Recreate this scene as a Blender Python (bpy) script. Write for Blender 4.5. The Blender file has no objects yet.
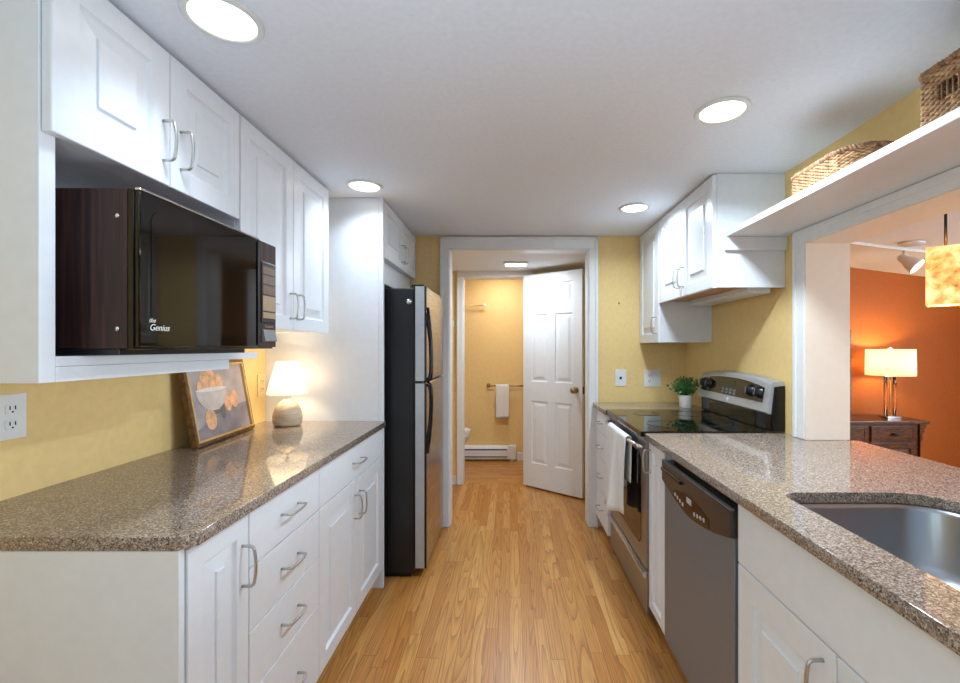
import bpy, bmesh, math, random
from mathutils import Vector, Matrix
random.seed(7)
PI = math.pi
S = bpy.context.scene
COL = S.collection

# ------------------------------------------------------------------ camera, world, light, exposure
F_PX, VPX, VPY, EYE = 445.0, 510.0, 347.3, 1.316
cam_d = bpy.data.cameras.new('camera'); cam = bpy.data.objects.new('camera', cam_d); COL.objects.link(cam)
cam_d.sensor_width = 36.0; cam_d.lens = F_PX / 960 * 36.0
cam_d.shift_x = -(VPX - 480) / 960; cam_d.shift_y = (VPY - 341.5) / 960
cam_d.clip_start = 0.05
cam.location = (0, 0, EYE); cam.rotation_euler = (PI / 2, 0, 0)
S.camera = cam

w = bpy.data.worlds.new('world'); S.world = w; w.use_nodes = True
w.node_tree.nodes['Background'].inputs[0].default_value = (0.85, 0.92, 1.0, 1)
w.node_tree.nodes['Background'].inputs[1].default_value = 0.6

S.view_settings.view_transform = 'Standard'; S.view_settings.look = 'None'
S.view_settings.gamma = 1.0; S.view_settings.use_curve_mapping = False
S.view_settings.exposure = 1.22

FILL_Z, FILL_X = 2.12, -1.32  # height and side position of two added fills
def area(name, loc, rot, sx, sy, power, color, shape='RECTANGLE', spread=PI, parent=None):
    l = bpy.data.lights.new(name, 'AREA'); l.shape = shape; l.size = sx; l.size_y = sy
    l.energy = power; l.color = color; l.spread = spread
    o = bpy.data.objects.new(name, l); COL.objects.link(o); o.location = loc; o.rotation_euler = rot
    if parent: o.parent = parent
    return o
def point(name, loc, power, color, r=0.03, parent=None):
    l = bpy.data.lights.new(name, 'POINT'); l.energy = power; l.color = color; l.shadow_soft_size = r
    o = bpy.data.objects.new(name, l); COL.objects.link(o); o.location = loc
    if parent: o.parent = parent
    return o
# added unseen fill lights behind the camera and in the dining room
area('kitchen_rear_fill', (0.0, -1.9, 1.45), (PI / 2, 0, 0), 2.2, 1.2, 2.6, (0.36, 0.62, 1.0))  # added soft fill from behind, no window there
area('upward_ceiling_fill', (0.0, -0.2, 0.25), (PI, 0, 0), 0.9, 0.5, 6.5, (0.50, 0.74, 1.0), spread=1.7)  # added fill aimed up so that the ceiling bounces it
area('rear_ceiling_fill', (0.0, -0.8, FILL_Z), (0, 0, 0), 1.6, 0.3, 6, (0.50, 0.74, 1.0), spread=1.7)  # added general fill under the rear ceiling, no fixtures
area('dining_fill', (5.0, 0.8, 1.25), (PI / 2, 0, PI / 2), 3.2, 1.2, 66, (0.72, 0.87, 1.0))  # added fill shining in through the pass-through, no window there
area('rear_left_fill', (FILL_X, -1.1, 1.4), (PI / 2, 0, -PI / 2), 1.2, 1.0, 6, (0.58, 0.87, 1.0))  # added side fill for the right-hand fronts, no window in the wall
C_DOWN = (0.71, 0.865, 1.0)

# ------------------------------------------------------------------ materials
def lin(c):
    return tuple(((v / 255) / 12.92 if v / 255 <= 0.04045 else ((v / 255 + 0.055) / 1.055) ** 2.4) for v in c) + (1.0,)
class NT:
    def __init__(s, name):
        s.m = bpy.data.materials.new(name); s.m.use_nodes = True
        s.t = s.m.node_tree; s.b = s.t.nodes['Principled BSDF']; s.out = s.t.nodes['Material Output']
    def n(s, typ, **kw):
        nd = s.t.nodes.new(typ)
        for k, v in kw.items(): setattr(nd, k, v)
        return nd
    def l(s, a, b): s.t.links.new(a, b)
    def math(s, op, a, b=None, c=None):
        nd = s.n('ShaderNodeMath', operation=op)
        for i, v in enumerate((a, b, c)):
            if v is None: continue
            if isinstance(v, (int, float)): nd.inputs[i].default_value = v
            else: s.l(v, nd.inputs[i])
        return nd.outputs[0]
    def coord(s, kind='Object', scale=(1, 1, 1)):
        tc = s.n('ShaderNodeTexCoord'); mp = s.n('ShaderNodeMapping'); mp.inputs['Scale'].default_value = scale
        s.l(tc.outputs[kind], mp.inputs['Vector']); return mp.outputs[0]
    def ramp(s, fac, stops, interp='LINEAR'):
        r = s.n('ShaderNodeValToRGB'); r.color_ramp.interpolation = interp
        e = r.color_ramp.elements
        while len(e) < len(stops): e.new(0.5)
        for el, (p, c) in zip(e, stops): el.position = p; el.color = lin(c) if max(c) > 1 else tuple(c) + (1,)
        s.l(fac, r.inputs[0]); return r.outputs[0]
    def mix(s, f, a, b, mode='MIX'):
        nd = s.n('ShaderNodeMix', data_type='RGBA', blend_type=mode)
        for i, v in ((0, f), (6, a), (7, b)):
            if isinstance(v, (int, float)): nd.inputs[i].default_value = v
            elif isinstance(v, tuple): nd.inputs[i].default_value = v
            else: s.l(v, nd.inputs[i])
        return nd.outputs[2]
    def bump(s, h, strength=0.2, dist=0.002):
        b = s.n('ShaderNodeBump'); b.inputs['Strength'].default_value = strength; b.inputs['Distance'].default_value = dist
        s.l(h, b.inputs['Height']); s.l(b.outputs[0], s.b.inputs['Normal'])
    def set(s, **kw):
        for k, v in kw.items():
            i = s.b.inputs[k.replace('_', ' ')]
            if hasattr(v, 'is_linked'): s.l(v, i)
            else: i.default_value = v

def simple(name, c, rough=0.5, metal=0.0, var=0.03, scale=30, bump=0.0, **kw):
    t = NT(name)
    nz = t.n('ShaderNodeTexNoise'); nz.inputs['Scale'].default_value = scale; nz.inputs['Detail'].default_value = 3
    t.l(t.coord(), nz.inputs['Vector'])
    lo = tuple(max(0, v * (1 - var)) for v in c); hi = tuple(min(255, v * (1 + var)) for v in c)
    t.set(Base_Color=t.ramp(nz.outputs[0], [(0.3, lo), (0.7, hi)]), Roughness=rough, Metallic=metal)
    if bump: t.bump(nz.outputs[0], bump, 0.001)
    for k, v in kw.items(): t.set(**{k: v})
    return t.m
def emit(name, c, strength, base=(255, 255, 255)):
    t = NT(name); t.set(Base_Color=lin(base), Emission_Color=lin(c), Emission_Strength=strength, Roughness=0.5); return t.m

def wood_floor(name, along_y=True):
    t = NT(name)
    sep = t.n('ShaderNodeSeparateXYZ'); t.l(t.coord(), sep.inputs[0])
    a, b = (sep.outputs[0], sep.outputs[1]) if along_y else (sep.outputs[1], sep.outputs[0])
    W, L = 0.0572, 0.85
    ar = t.math('DIVIDE', a, W); row = t.math('FLOOR', ar); fr = t.math('FRACT', ar)
    wn = t.n('ShaderNodeTexWhiteNoise', noise_dimensions='1D'); t.l(row, wn.inputs['W'])
    br = t.math('ADD', t.math('DIVIDE', b, L), t.math('MULTIPLY', wn.outputs['Value'], 7.3))
    pl = t.math('FLOOR', br); fb = t.math('FRACT', br)
    cmb = t.n('ShaderNodeCombineXYZ'); t.l(row, cmb.inputs[0]); t.l(pl, cmb.inputs[1])
    w2 = t.n('ShaderNodeTexWhiteNoise', noise_dimensions='3D'); t.l(cmb.outputs[0], w2.inputs['Vector'])
    rnd = w2.outputs['Value']
    # grain, offset per plank
    gv = t.n('ShaderNodeCombineXYZ')
    t.l(t.math('ADD', t.math('MULTIPLY', a, 11.0), t.math('MULTIPLY', rnd, 41.0)), gv.inputs[0])
    t.l(t.math('ADD', t.math('MULTIPLY', b, 0.62), t.math('MULTIPLY', rnd, 17.0)), gv.inputs[1])
    nz = t.n('ShaderNodeTexNoise'); nz.inputs['Scale'].default_value = 1.0; nz.inputs['Detail'].default_value = 1.0; nz.inputs['Roughness'].default_value = 0.3
    t.l(gv.outputs[0], nz.inputs['Vector'])
    rings = t.math('FRACT', t.math('MULTIPLY', nz.outputs[0], 19.0))
    rings = t.math('POWER', rings, 3.0)
    fv = t.n('ShaderNodeCombineXYZ')
    t.l(t.math('MULTIPLY', a, 330.0), fv.inputs[0]); t.l(t.math('MULTIPLY', b, 9.0), fv.inputs[1]); t.l(rnd, fv.inputs[2])
    n2 = t.n('ShaderNodeTexNoise'); n2.inputs['Scale'].default_value = 1.0; n2.inputs['Detail'].default_value = 3.0
    t.l(fv.outputs[0], n2.inputs['Vector'])
    base = t.ramp(rnd, [(0.0, (186, 121, 56)), (0.3, (197, 134, 66)), (0.65, (206, 144, 74)), (1.0, (216, 159, 90))])
    g = t.mix(t.math('MULTIPLY', rings, 0.62), base, lin((128, 70, 32)))
    g = t.mix(t.math('MULTIPLY', t.math('SUBTRACT', n2.outputs[0], 0.40), 1.1), g, lin((120, 66, 30)))
    e1 = t.math('LESS_THAN', t.math('MINIMUM', fr, t.math('SUBTRACT', 1.0, fr)), 0.016)
    e2 = t.math('LESS_THAN', t.math('MINIMUM', fb, t.math('SUBTRACT', 1.0, fb)), 0.0012)
    gap = t.math('MAXIMUM', e1, e2)
    g = t.mix(t.math('MULTIPLY', gap, 0.6), g, lin((70, 38, 18)))
    t.set(Base_Color=g, Roughness=0.32)
    t.bump(t.math('SUBTRACT', t.math('MULTIPLY', n2.outputs[0], 0.3), gap), 0.15, 0.001)
    return t.m

def granite(name):
    t = NT(name); co = t.coord()
    def vor(scale):
        v = t.n('ShaderNodeTexVoronoi'); v.inputs['Scale'].default_value = scale; t.l(co, v.inputs['Vector'])
        s_ = t.n('ShaderNodeSeparateColor'); t.l(v.outputs['Color'], s_.inputs[0]); return s_.outputs[0]
    c1 = t.ramp(vor(300), [(0.0, (52, 46, 44)), (0.16, (116, 98, 86)), (0.40, (152, 131, 114)), (0.66, (180, 160, 142)), (0.90, (212, 197, 182))], 'CONSTANT')
    c2 = t.ramp(vor(560), [(0.0, (60, 54, 52)), (0.16, (128, 110, 98)), (0.5, (164, 145, 130)), (0.85, (206, 190, 176))], 'CONSTANT')
    t.set(Base_Color=t.mix(0.38, c1, c2), Roughness=0.05, IOR=1.55)
    return t.m

def grain(name, dark, light, scale=(60, 60, 4), rough=0.35):
    t = NT(name); nz = t.n('ShaderNodeTexNoise'); nz.inputs['Scale'].default_value = 1.0; nz.inputs['Detail'].default_value = 4; nz.inputs['Distortion'].default_value = 0.6
    t.l(t.coord(scale=scale), nz.inputs['Vector'])
    t.set(Base_Color=t.ramp(nz.outputs[0], [(0.3, dark), (0.5, tuple((a + b) / 2 for a, b in zip(dark, light))), (0.7, light)]), Roughness=rough)
    return t.m
def steel(name, c=(190, 188, 186), rough=0.28, scale=(4, 4, 400)):
    t = NT(name); nz = t.n('ShaderNodeTexNoise'); nz.inputs['Scale'].default_value = 1.0; nz.inputs['Detail'].default_value = 2
    t.l(t.coord(scale=scale), nz.inputs['Vector'])
    t.set(Base_Color=lin(c), Metallic=1.0, Roughness=t.math('ADD', t.math('MULTIPLY', nz.outputs[0], 0.14), rough - 0.07))
    return t.m
def shade_mat(name, c, e, glow):
    t = NT(name); tr = t.n('ShaderNodeBsdfTranslucent'); tr.inputs[0].default_value = lin(c)
    wv = t.n('ShaderNodeTexNoise'); wv.inputs['Scale'].default_value = 90; t.l(t.coord(), wv.inputs['Vector'])
    t.set(Base_Color=t.ramp(wv.outputs[0], [(0.3, tuple(v * 0.96 for v in c)), (0.7, c)]), Roughness=0.8, Emission_Color=lin(e), Emission_Strength=glow)
    mx = t.n('ShaderNodeMixShader'); mx.inputs[0].default_value = 0.5
    t.l(t.b.outputs[0], mx.inputs[1]); t.l(tr.outputs[0], mx.inputs[2]); t.l(mx.outputs[0], t.out.inputs[0])
    return t.m
def stone_shade(name):
    t = NT(name); co = t.coord()
    v = t.n('ShaderNodeTexVoronoi'); v.inputs['Scale'].default_value = 26; t.l(co, v.inputs['Vector'])
    nz = t.n('ShaderNodeTexNoise'); nz.inputs['Scale'].default_value = 26; nz.inputs['Detail'].default_value = 8; t.l(co, nz.inputs['Vector'])
    s_ = t.n('ShaderNodeSeparateColor'); t.l(v.outputs['Color'], s_.inputs[0])
    f = t.math('ADD', t.math('MULTIPLY', s_.outputs[0], 0.16), t.math('MULTIPLY', nz.outputs[0], 0.95))
    c = t.ramp(f, [(0.3, (150, 84, 26)), (0.42, (226, 158, 74)), (0.58, (250, 206, 130)), (0.8, (255, 232, 180))])
    t.set(Base_Color=c, Roughness=0.3, Emission_Color=c, Emission_Strength=0.38)
    return t.m
def glass(name, c=(255, 255, 255), rough=0.0):
    t = NT(name); t.set(Base_Color=lin(c), Transmission_Weight=1.0, Roughness=rough, IOR=1.45); return t.m

M = dict(
    cab=simple('white_cabinet_paint', (233, 236, 241), 0.32, var=0.008),
    trim=simple('white_trim_paint', (236, 235, 234), 0.4, var=0.008),
    ceil=simple('ceiling_paint', (234, 238, 245), 0.85, var=0.012, scale=60, bump=0.05),
    yellow=simple('yellow_wall_paint', (243, 209, 142), 0.65, var=0.015, scale=40, bump=0.05),
    orange=simple('orange_wall_paint', (180, 97, 22), 0.6, var=0.02, scale=40),
    white_wall=simple('dining_ceiling_paint', (228, 232, 238), 0.8, var=0.01),
    floor=wood_floor('oak_floor_lengthwise', True), floor2=wood_floor('oak_floor_crosswise', False),
    granite=granite('speckled_granite'),
    pull=steel('brushed_nickel', (196, 194, 190), 0.3, (60, 60, 60)),
    steel=steel('stainless_steel', (172, 170, 168), 0.26),
    steel_dw=steel('dishwasher_steel', (150, 160, 174), 0.55),
    sinksteel=steel('sink_steel', (158, 158, 160), 0.32, (200, 4, 4)),
    black=simple('black_plastic', (16, 16, 18), 0.3, var=0.1),
    blackgloss=simple('black_gloss', (9, 9, 11), 0.07, var=0.1),
    fridgeside=simple('black_textured_enamel', (20, 21, 24), 0.4, var=0.2, scale=300, bump=0.35),
    glassblack=simple('black_glass', (10, 9, 9), 0.035, var=0.05),
    darkglass=simple('smoked_oven_glass', (22, 14, 11), 0.05, var=0.05),
    walnut=grain('dark_walnut_veneer', (26, 13, 12), (84, 46, 40), (75, 75, 3.0), 0.5),
    darkwood=grain('dark_stained_wood', (60, 34, 18), (118, 74, 42), (18, 60, 60), 0.3),
    rawwood=grain('raw_wood', (186, 132, 84), (214, 166, 116), (6, 60, 60), 0.6),
    gold=grain('gilded_wood', (70, 42, 16), (140, 94, 42), (40, 40, 40), 0.3),
    gilt=simple('bright_gilt', (224, 186, 116), 0.3, 0.5),
    brass=steel('aged_brass', (170, 150, 118), 0.25, (60, 60, 60)),
    chrome=steel('chrome', (225, 225, 228), 0.12, (60, 60, 60)),
    plate=simple('white_plastic_plate', (238, 238, 236), 0.35, var=0.005),
    slot=simple('dark_slot', (24, 22, 20), 0.6),
    towel=simple('white_terry', (240, 239, 236), 0.9, var=0.03, scale=400, bump=0.5),
    porcelain=simple('porcelain', (240, 240, 238), 0.12, var=0.005),
    stone=grain('beige_ceramic', (176, 158, 130), (214, 200, 176), (14, 14, 50), 0.5),
    shade=shade_mat('warm_fabric_shade', (255, 246, 230), (255, 236, 205), 0.6),
    shade2=shade_mat('linen_drum_shade', (255, 240, 214), (255, 226, 180), 0.38),
    mosaic=stone_shade('amber_stone_shade'),
    lens=emit('light_lens', (255, 250, 242), 1.8),
    lens2=emit('bulb_glow', (255, 236, 200), 5.0),
    basket=grain('seagrass', (124, 84, 52), (200, 158, 112), (45, 45, 45), 0.75),
    basketdark=grain('dark_seagrass', (100, 64, 38), (176, 132, 92), (45, 45, 45), 0.75),
    leaf=simple('leaf_green', (72, 116, 62), 0.45, var=0.35, scale=70),
    pot=simple('pale_concrete_pot', (206, 200, 190), 0.7, var=0.04, scale=80, bump=0.2),
    soil=simple('potting_soil', (50, 36, 26), 0.9, var=0.3, scale=200),
    clear=glass('clear_glass'),
    grey=simple('grey_plastic', (120, 120, 122), 0.4),
    ltgrey=simple('light_grey_print', (196, 196, 194), 0.5),
    keypad=simple('brown_keypad', (112, 84, 62), 0.35, var=0.15, scale=120),
    tan=simple('keypad_tan', (168, 140, 108), 0.35),
    display=simple('dark_display', (20, 26, 30), 0.1),
    canvas=simple('painted_backdrop', (176, 164, 164), 0.6, var=0.12, scale=9),
    tablegrey=simple('painted_tablecloth', (140, 130, 134), 0.6, var=0.12, scale=14),
    peach=simple('painted_peach', (228, 176, 134), 0.55, var=0.12, scale=40),
    bowl=simple('painted_bowl', (206, 192, 188), 0.55, var=0.05, scale=30),
    rear=simple('rear_wall_bounce_grey', (168, 173, 182), 0.7, var=0.01),  # unseen wall, grey chosen to cool and dim its bounced light
    bowlrim=simple('painted_bowl_rim', (232, 222, 216), 0.55),
    ivory=simple('ivory_plate', (236, 214, 160), 0.4, var=0.01),
    silver=simple('silver_plastic', (186, 187, 190), 0.35, 0.4, var=0.02),
    cream=simple('cream_trim_paint', (240, 224, 206), 0.4, var=0.008),
    ring=simple('burner_ring_grey', (44, 44, 46), 0.3),
    steel_rg=steel('range_steel', (158, 160, 164), 0.36),
    bowlshade=simple('painted_leaf_grey', (112, 104, 106), 0.6, var=0.1),
    mirror=simple('mirror_glass', (210, 210, 210), 0.03, 1.0),
    nearwhite=simple('lettering_white', (232, 232, 228), 0.5),
    lampwhite=simple('white_enamel', (225, 225, 222), 0.3),
)

# ------------------------------------------------------------------ mesh helpers
class MB:
    def __init__(s): s.bm = bmesh.new()
    def add(s, tmp):
        me = bpy.data.meshes.new('t'); tmp.to_mesh(me); tmp.free(); s.bm.from_mesh(me); bpy.data.meshes.remove(me)
    def box(s, x0, x1, y0, y1, z0, z1, bev=0.0, seg=2, mi=0, M4=None):
        t = bmesh.new(); bmesh.ops.create_cube(t, size=1)
        for v in t.verts: v.co = Vector(((x0 + x1) / 2 + v.co.x * (x1 - x0), (y0 + y1) / 2 + v.co.y * (y1 - y0), (z0 + z1) / 2 + v.co.z * (z1 - z0)))
        if bev: bmesh.ops.bevel(t, geom=t.edges[:], offset=bev, segments=seg, affect='EDGES', profile=0.6)
        for f in t.faces: f.material_index = mi
        if M4: t.transform(M4)
        s.add(t); return s
    def lathe(s, prof, cx=0, cy=0, n=32, M4=None, mi=0):   # prof: (r, z) from bottom to top
        t = bmesh.new(); rings = []
        for r, z in prof:
            if r < 1e-6: rings.append([t.verts.new((cx, cy, z))])
            else: rings.append([t.verts.new((cx + r * math.cos(2 * PI * i / n), cy + r * math.sin(2 * PI * i / n), z)) for i in range(n)])
        for a, b in zip(rings, rings[1:]):
            for i in range(n):
                j = (i + 1) % n
                if len(a) == 1 and len(b) == 1: continue
                if len(a) == 1: t.faces.new((a[0], b[j], b[i]))
                elif len(b) == 1: t.faces.new((a[i], a[j], b[0]))
                else: t.faces.new((a[i], a[j], b[j], b[i]))
        for f in t.faces: f.smooth = True; f.material_index = mi
        bmesh.ops.recalc_face_normals(t, faces=t.faces[:])
        if M4: t.transform(M4)
        s.add(t); return s
    def tube(s, pts, r, n=8, closed=False, mi=0, radii=None):
        t = bmesh.new(); pts = [Vector(p) for p in pts]; N = len(pts); rings = []
        up = Vector((0, 0, 1)); prev = None
        for i, p in enumerate(pts):
            if closed: d = pts[(i + 1) % N] - pts[i - 1]
            else: d = pts[min(i + 1, N - 1)] - pts[max(i - 1, 0)]
            d.normalize()
            if prev is None:
                u = d.cross(up)
                if u.length < 0.05: u = d.cross(Vector((0, 1, 0)))
            else: u = prev - d * prev.dot(d)
            u.normalize(); prev = u; v = d.cross(u)
            rr = radii[i] if radii else r
            rings.append([t.verts.new(p + (u * math.cos(2 * PI * k / n) + v * math.sin(2 * PI * k / n)) * rr) for k in range(n)])
        for i in range(N if closed else N - 1):
            a, b = rings[i], rings[(i + 1) % N]
            for k in range(n): t.faces.new((a[k], a[(k + 1) % n], b[(k + 1) % n], b[k]))
        if not closed: t.faces.new(rings[0][::-1]); t.faces.new(rings[-1])
        for f in t.faces: f.smooth = True; f.material_index = mi
        bmesh.ops.recalc_face_normals(t, faces=t.faces[:])
        s.add(t); return s
    def prism(s, poly, axis, a0, a1, bev=0.0, mi=0):  # poly in the two other axes (x<y<z order), extruded along axis
        t = bmesh.new()
        def P(p, a):
            return {'x': (a, p[0], p[1]), 'y': (p[0], a, p[1]), 'z': (p[0], p[1], a)}[axis]
        A = [t.verts.new(P(p, a0)) for p in poly]; B = [t.verts.new(P(p, a1)) for p in poly]; n = len(poly)
        t.faces.new(A); t.faces.new(B[::-1])
        for i in range(n): t.faces.new((A[i], B[i], B[(i + 1) % n], A[(i + 1) % n]))
        bmesh.ops.recalc_face_normals(t, faces=t.faces[:])
        if bev: bmesh.ops.bevel(t, geom=t.edges[:], offset=bev, segments=2, affect='EDGES', profile=0.6)
        for f in t.faces: f.material_index = mi
        s.add(t); return s
    def panel_slab(s, xs, zs, cells, yb, yf, both=False, steps=None, chamfer=0.003):
        # slab between y=yb and front y=yf; the listed (i,j) cells of the front become raised panels
        t = bmesh.new(); steps = steps or [(0.0, 0), (0.003, -0.006), (0.006, -0.010), (0.011, -0.0105), (0.044, -0.006), (0.0455, -0.0015), (0.048, -0.0005)]
        def face(y, sgn):
            for i in range(len(xs) - 1):
                for j in range(len(zs) - 1):
                    a, b, c, d = xs[i], xs[i + 1], zs[j], zs[j + 1]
                    def ring(k, dy): return [t.verts.new((x, y + sgn * dy, z)) for x, z in ((a + k, c + k), (b - k, c + k), (b - k, d - k), (a + k, d - k))]
                    if (i, j) in cells:
                        m = min(b - a, d - c) / 2 - 0.002
                        rs = [ring(min(k, m), dy) for k, dy in steps]
                        for r0, r1 in zip(rs, rs[1:]):
                            for q in range(4): t.faces.new((r0[q], r0[(q + 1) % 4], r1[(q + 1) % 4], r1[q]))
                        t.faces.new(rs[-1])
                    else: t.faces.new(ring(0, 0))
        face(yf, 1 if yf > yb else -1)
        sg = 1 if yf > yb else -1
        X0, X1, Z0, Z1 = xs[0], xs[-1], zs[0], zs[-1]
        if both: face(yb, -sg)
        else: t.faces.new([t.verts.new((x, yb, z)) for x, z in ((X0, Z0), (X1, Z0), (X1, Z1), (X0, Z1))])
        # side skins, subdivided at the grid points so that it welds
        for x in (X0, X1):
            for j in range(len(zs) - 1): t.faces.new([t.verts.new(p) for p in ((x, yb, zs[j]), (x, yf, zs[j]), (x, yf, zs[j + 1]), (x, yb, zs[j + 1]))])
        for z in (Z0, Z1):
            for i in range(len(xs) - 1): t.faces.new([t.verts.new(p) for p in ((xs[i], yb, z), (xs[i], yf, z), (xs[i + 1], yf, z), (xs[i + 1], yb, z))])
        bmesh.ops.remove_doubles(t, verts=t.verts[:], dist=1e-5)
        bmesh.ops.recalc_face_normals(t, faces=t.faces[:])
        if chamfer:
            e = [e for e in t.edges if all(abs(v.co.y - yf) < 1e-5 and (abs(v.co.x - X0) < 1e-5 or abs(v.co.x - X1) < 1e-5 or abs(v.co.z - Z0) < 1e-5 or abs(v.co.z - Z1) < 1e-5) for v in e.verts)
                 and (abs(e.verts[0].co.x - e.verts[1].co.x) < 1e-5 and (abs(e.verts[0].co.x - X0) < 1e-5 or abs(e.verts[0].co.x - X1) < 1e-5) or abs(e.verts[0].co.z - e.verts[1].co.z) < 1e-5 and (abs(e.verts[0].co.z - Z0) < 1e-5 or abs(e.verts[0].co.z - Z1) < 1e-5))]
            bmesh.ops.bevel(t, geom=e, offset=chamfer, segments=2, affect='EDGES', profile=0.5)
        s.add(t); return s
    def obj(s, name, mat, parent=None, label=None, smooth=False, loc=None, rot=None):
        me = bpy.data.meshes.new(name); s.bm.to_mesh(me); s.bm.free()
        return mesh_obj(name, me, mat, parent, label, smooth, loc, rot)
def mesh_obj(name, me, mat, parent=None, label=None, smooth=False, loc=None, rot=None):
    o = bpy.data.objects.new(name, me); COL.objects.link(o)
    for m in (mat if isinstance(mat, (list, tuple)) else [mat]): me.materials.append(m)
    if smooth:
        for p in me.polygons: p.use_smooth = True
    if parent: o.parent = parent
    if loc: o.location = loc
    if rot: o.rotation_euler = rot
    if label: o['label'] = label
    return o
def tag(o, label, cat, group=None):
    o['label'] = label; o['category'] = cat
    if group: o['group'] = group
    return o
def thing(name, label, cat, loc, rz=0.0, group=None):
    o = bpy.data.objects.new(name, None); COL.objects.link(o); o.location = loc; o.rotation_euler = (0, 0, rz); o.empty_display_size = 0.05
    return tag(o, label, cat, group)
def struct(name, mb, mat):
    o = mb.obj(name, mat); o['kind'] = 'structure'; return o
def copy_tree(o, parent=None):
    c = o.copy(); COL.objects.link(c)
    if parent: c.parent = parent
    for ch in list(o.children): copy_tree(ch, c)
    return c
def text_obj(body, size, name, mat, parent, M4, depth=0.0003, label=None):
    cu = bpy.data.curves.new('txt', 'FONT'); cu.body = body; cu.size = size; cu.extrude = depth; cu.align_x = 'CENTER'; cu.align_y = 'CENTER'
    to = bpy.data.objects.new('txt', cu); COL.objects.link(to)
    me = bpy.data.meshes.new_from_object(to); bpy.data.objects.remove(to); bpy.data.curves.remove(cu)
    me.transform(M4)
    return mesh_obj(name, me, mat, parent, label)
def flat_curve(loops, thick, z_mid, bev=0.0018):
    cu = bpy.data.curves.new('c', 'CURVE'); cu.dimensions = '2D'; cu.fill_mode = 'BOTH'; cu.extrude = thick / 2 - bev; cu.bevel_depth = bev; cu.bevel_resolution = 2; cu.offset = -bev
    for lp in loops:
        sp = cu.splines.new('POLY'); sp.points.add(len(lp) - 1); sp.use_cyclic_u = True
        for p, q in zip(sp.points, lp): p.co = (q[0], q[1], 0, 1)
    o = bpy.data.objects.new('c', cu); COL.objects.link(o)
    me = bpy.data.meshes.new_from_object(o); bpy.data.objects.remove(o); bpy.data.curves.remove(cu)
    me.transform(Matrix.Translation((0, 0, z_mid))); return me
def rrect(x0, x1, y0, y1, r, n=8):
    rs = r if isinstance(r, (list, tuple)) else [r] * 4; pts = []
    for (cx, cy, a0, rr) in ((x1 - rs[0], y1 - rs[0], 0, rs[0]), (x0 + rs[1], y1 - rs[1], 90, rs[1]), (x0 + rs[2], y0 + rs[2], 180, rs[2]), (x1 - rs[3], y0 + rs[3], 270, rs[3])):
        for k in range(n + 1):
            a = math.radians(a0 + 90 * k / n); pts.append((cx + rr * math.cos(a), cy + rr * math.sin(a)))
    return pts
def pull_mb(cx, cz, y, length=0.105, vertical=True, r=0.0041, proj=0.032):
    h = length / 2; c = 0.012; path = []
    prof = [(-h, -0.001), (-h, proj - c)] + [(-h + c - c * math.cos(a), proj - c + c * math.sin(a)) for a in (0.4, 0.8, 1.2)] + [(-h + c, proj)]
    prof += [(-h * 0.4, proj + 0.003), (0, proj + 0.004), (h * 0.4, proj + 0.003)] + [(-u, v) for u, v in reversed(prof)]
    for u, v in prof: path.append((cx, y + v, cz + u) if vertical else (cx + u, y + v, cz))
    return MB().tube(path, r)
def front(root, kind, x0, x1, z0, z1, y, handle=None, flat=False, fw=0.058):
    # a door or drawer front 20 mm thick whose face is at y (local +y is outward)
    if flat: mb = MB().box(x0, x1, y - 0.02, y, z0, z1, 0.003)
    else: mb = MB().panel_slab([x0, x0 + fw, x1 - fw, x1], [z0, z0 + fw, z1 - fw, z1], {(1, 1)}, y - 0.02, y)
    d = mb.obj(kind, M['cab'], root)
    if handle:
        cx, cz, vert = handle
        pull_mb(cx, cz, y, vertical=vert).obj('handle', M['pull'], d, 'brushed nickel bar pull')
    return d

# ------------------------------------------------------------------ dimensions
WL, WR, WRO = -1.335, 1.29, 1.47         # kitchen wall faces, dining face of right wall
YB = 3.27; H = 2.133                      # kitchen back wall, ceiling
YN = -2.4                                 # wall behind the camera
HY = 4.27; BY = 5.18; HH = 2.045          # hall far wall, bathroom far wall, hall ceiling
CT = 0.914; CB = 0.884                    # counter top, underside
OPY, OPN, OPZ = 1.924, -0.7, 1.766        # pass-through: far jamb, near jamb, head
DY, DX = 4.42, 5.2                        # dining far wall, dining right wall
dz = lambda x: 2.111 - 0.126 * (x - 3.38)

# ------------------------------------------------------------------ setting
struct('floor', MB().prism([(-1.6, YN - .1), (DX + .1, YN - .1), (DX + .1, DY + .1), (WRO - .02, DY + .1), (WRO - .02, HY + .06), (-1.6, HY + .06)], 'z', -0.06, 0), M['floor'])
struct('floor_bathroom', MB().box(-1.6, 1.45, HY + .0605, BY + .1, -0.06, 0), M['floor2'])
struct('ceiling', MB().box(WL - .1, WRO, YN - .1, YB + .06, H, H + .08), M['ceil'])
struct('ceiling_hall', MB().box(-1.3, 1.29, YB + .12, HY + .0, HH, HH + .06), M['ceil'])
struct('ceiling_bathroom', MB().box(-1.5, 1.3, HY + .12, BY, 2.2, 2.26), M['ceil'])
struct('wall_left', MB().box(WL - .1, WL, YN, YB, 0, H), M['yellow'])
struct('wall_near', MB().box(-1.5, WRO, YN - .1, YN, 0, H), M['rear'])
mb = MB()
mb.box(WR, WRO - .005, YN, OPN, 0, H); mb.box(WR, WRO - .005, OPN, OPY, 0, CB - .001); mb.box(WR, WRO - .005, OPN, OPY + .012, OPZ + .012, H); mb.box(WR, WRO - .005, OPY + .012, YB + .12, 0, H)
struct('wall_right', mb, M['yellow'])
OX0, OX1, OZ = -0.440, 0.573, 2.03
mb = MB()
mb.box(WL - .1, OX0 - .02, YB, YB + .12, 0, H); mb.box(OX1 + .02, WR - .001, YB, YB + .12, 0, H); mb.box(OX0 - .02, OX1 + .02, YB, YB + .12, OZ + .015, H)
struct('wall_back', mb, M['yellow'])
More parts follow.
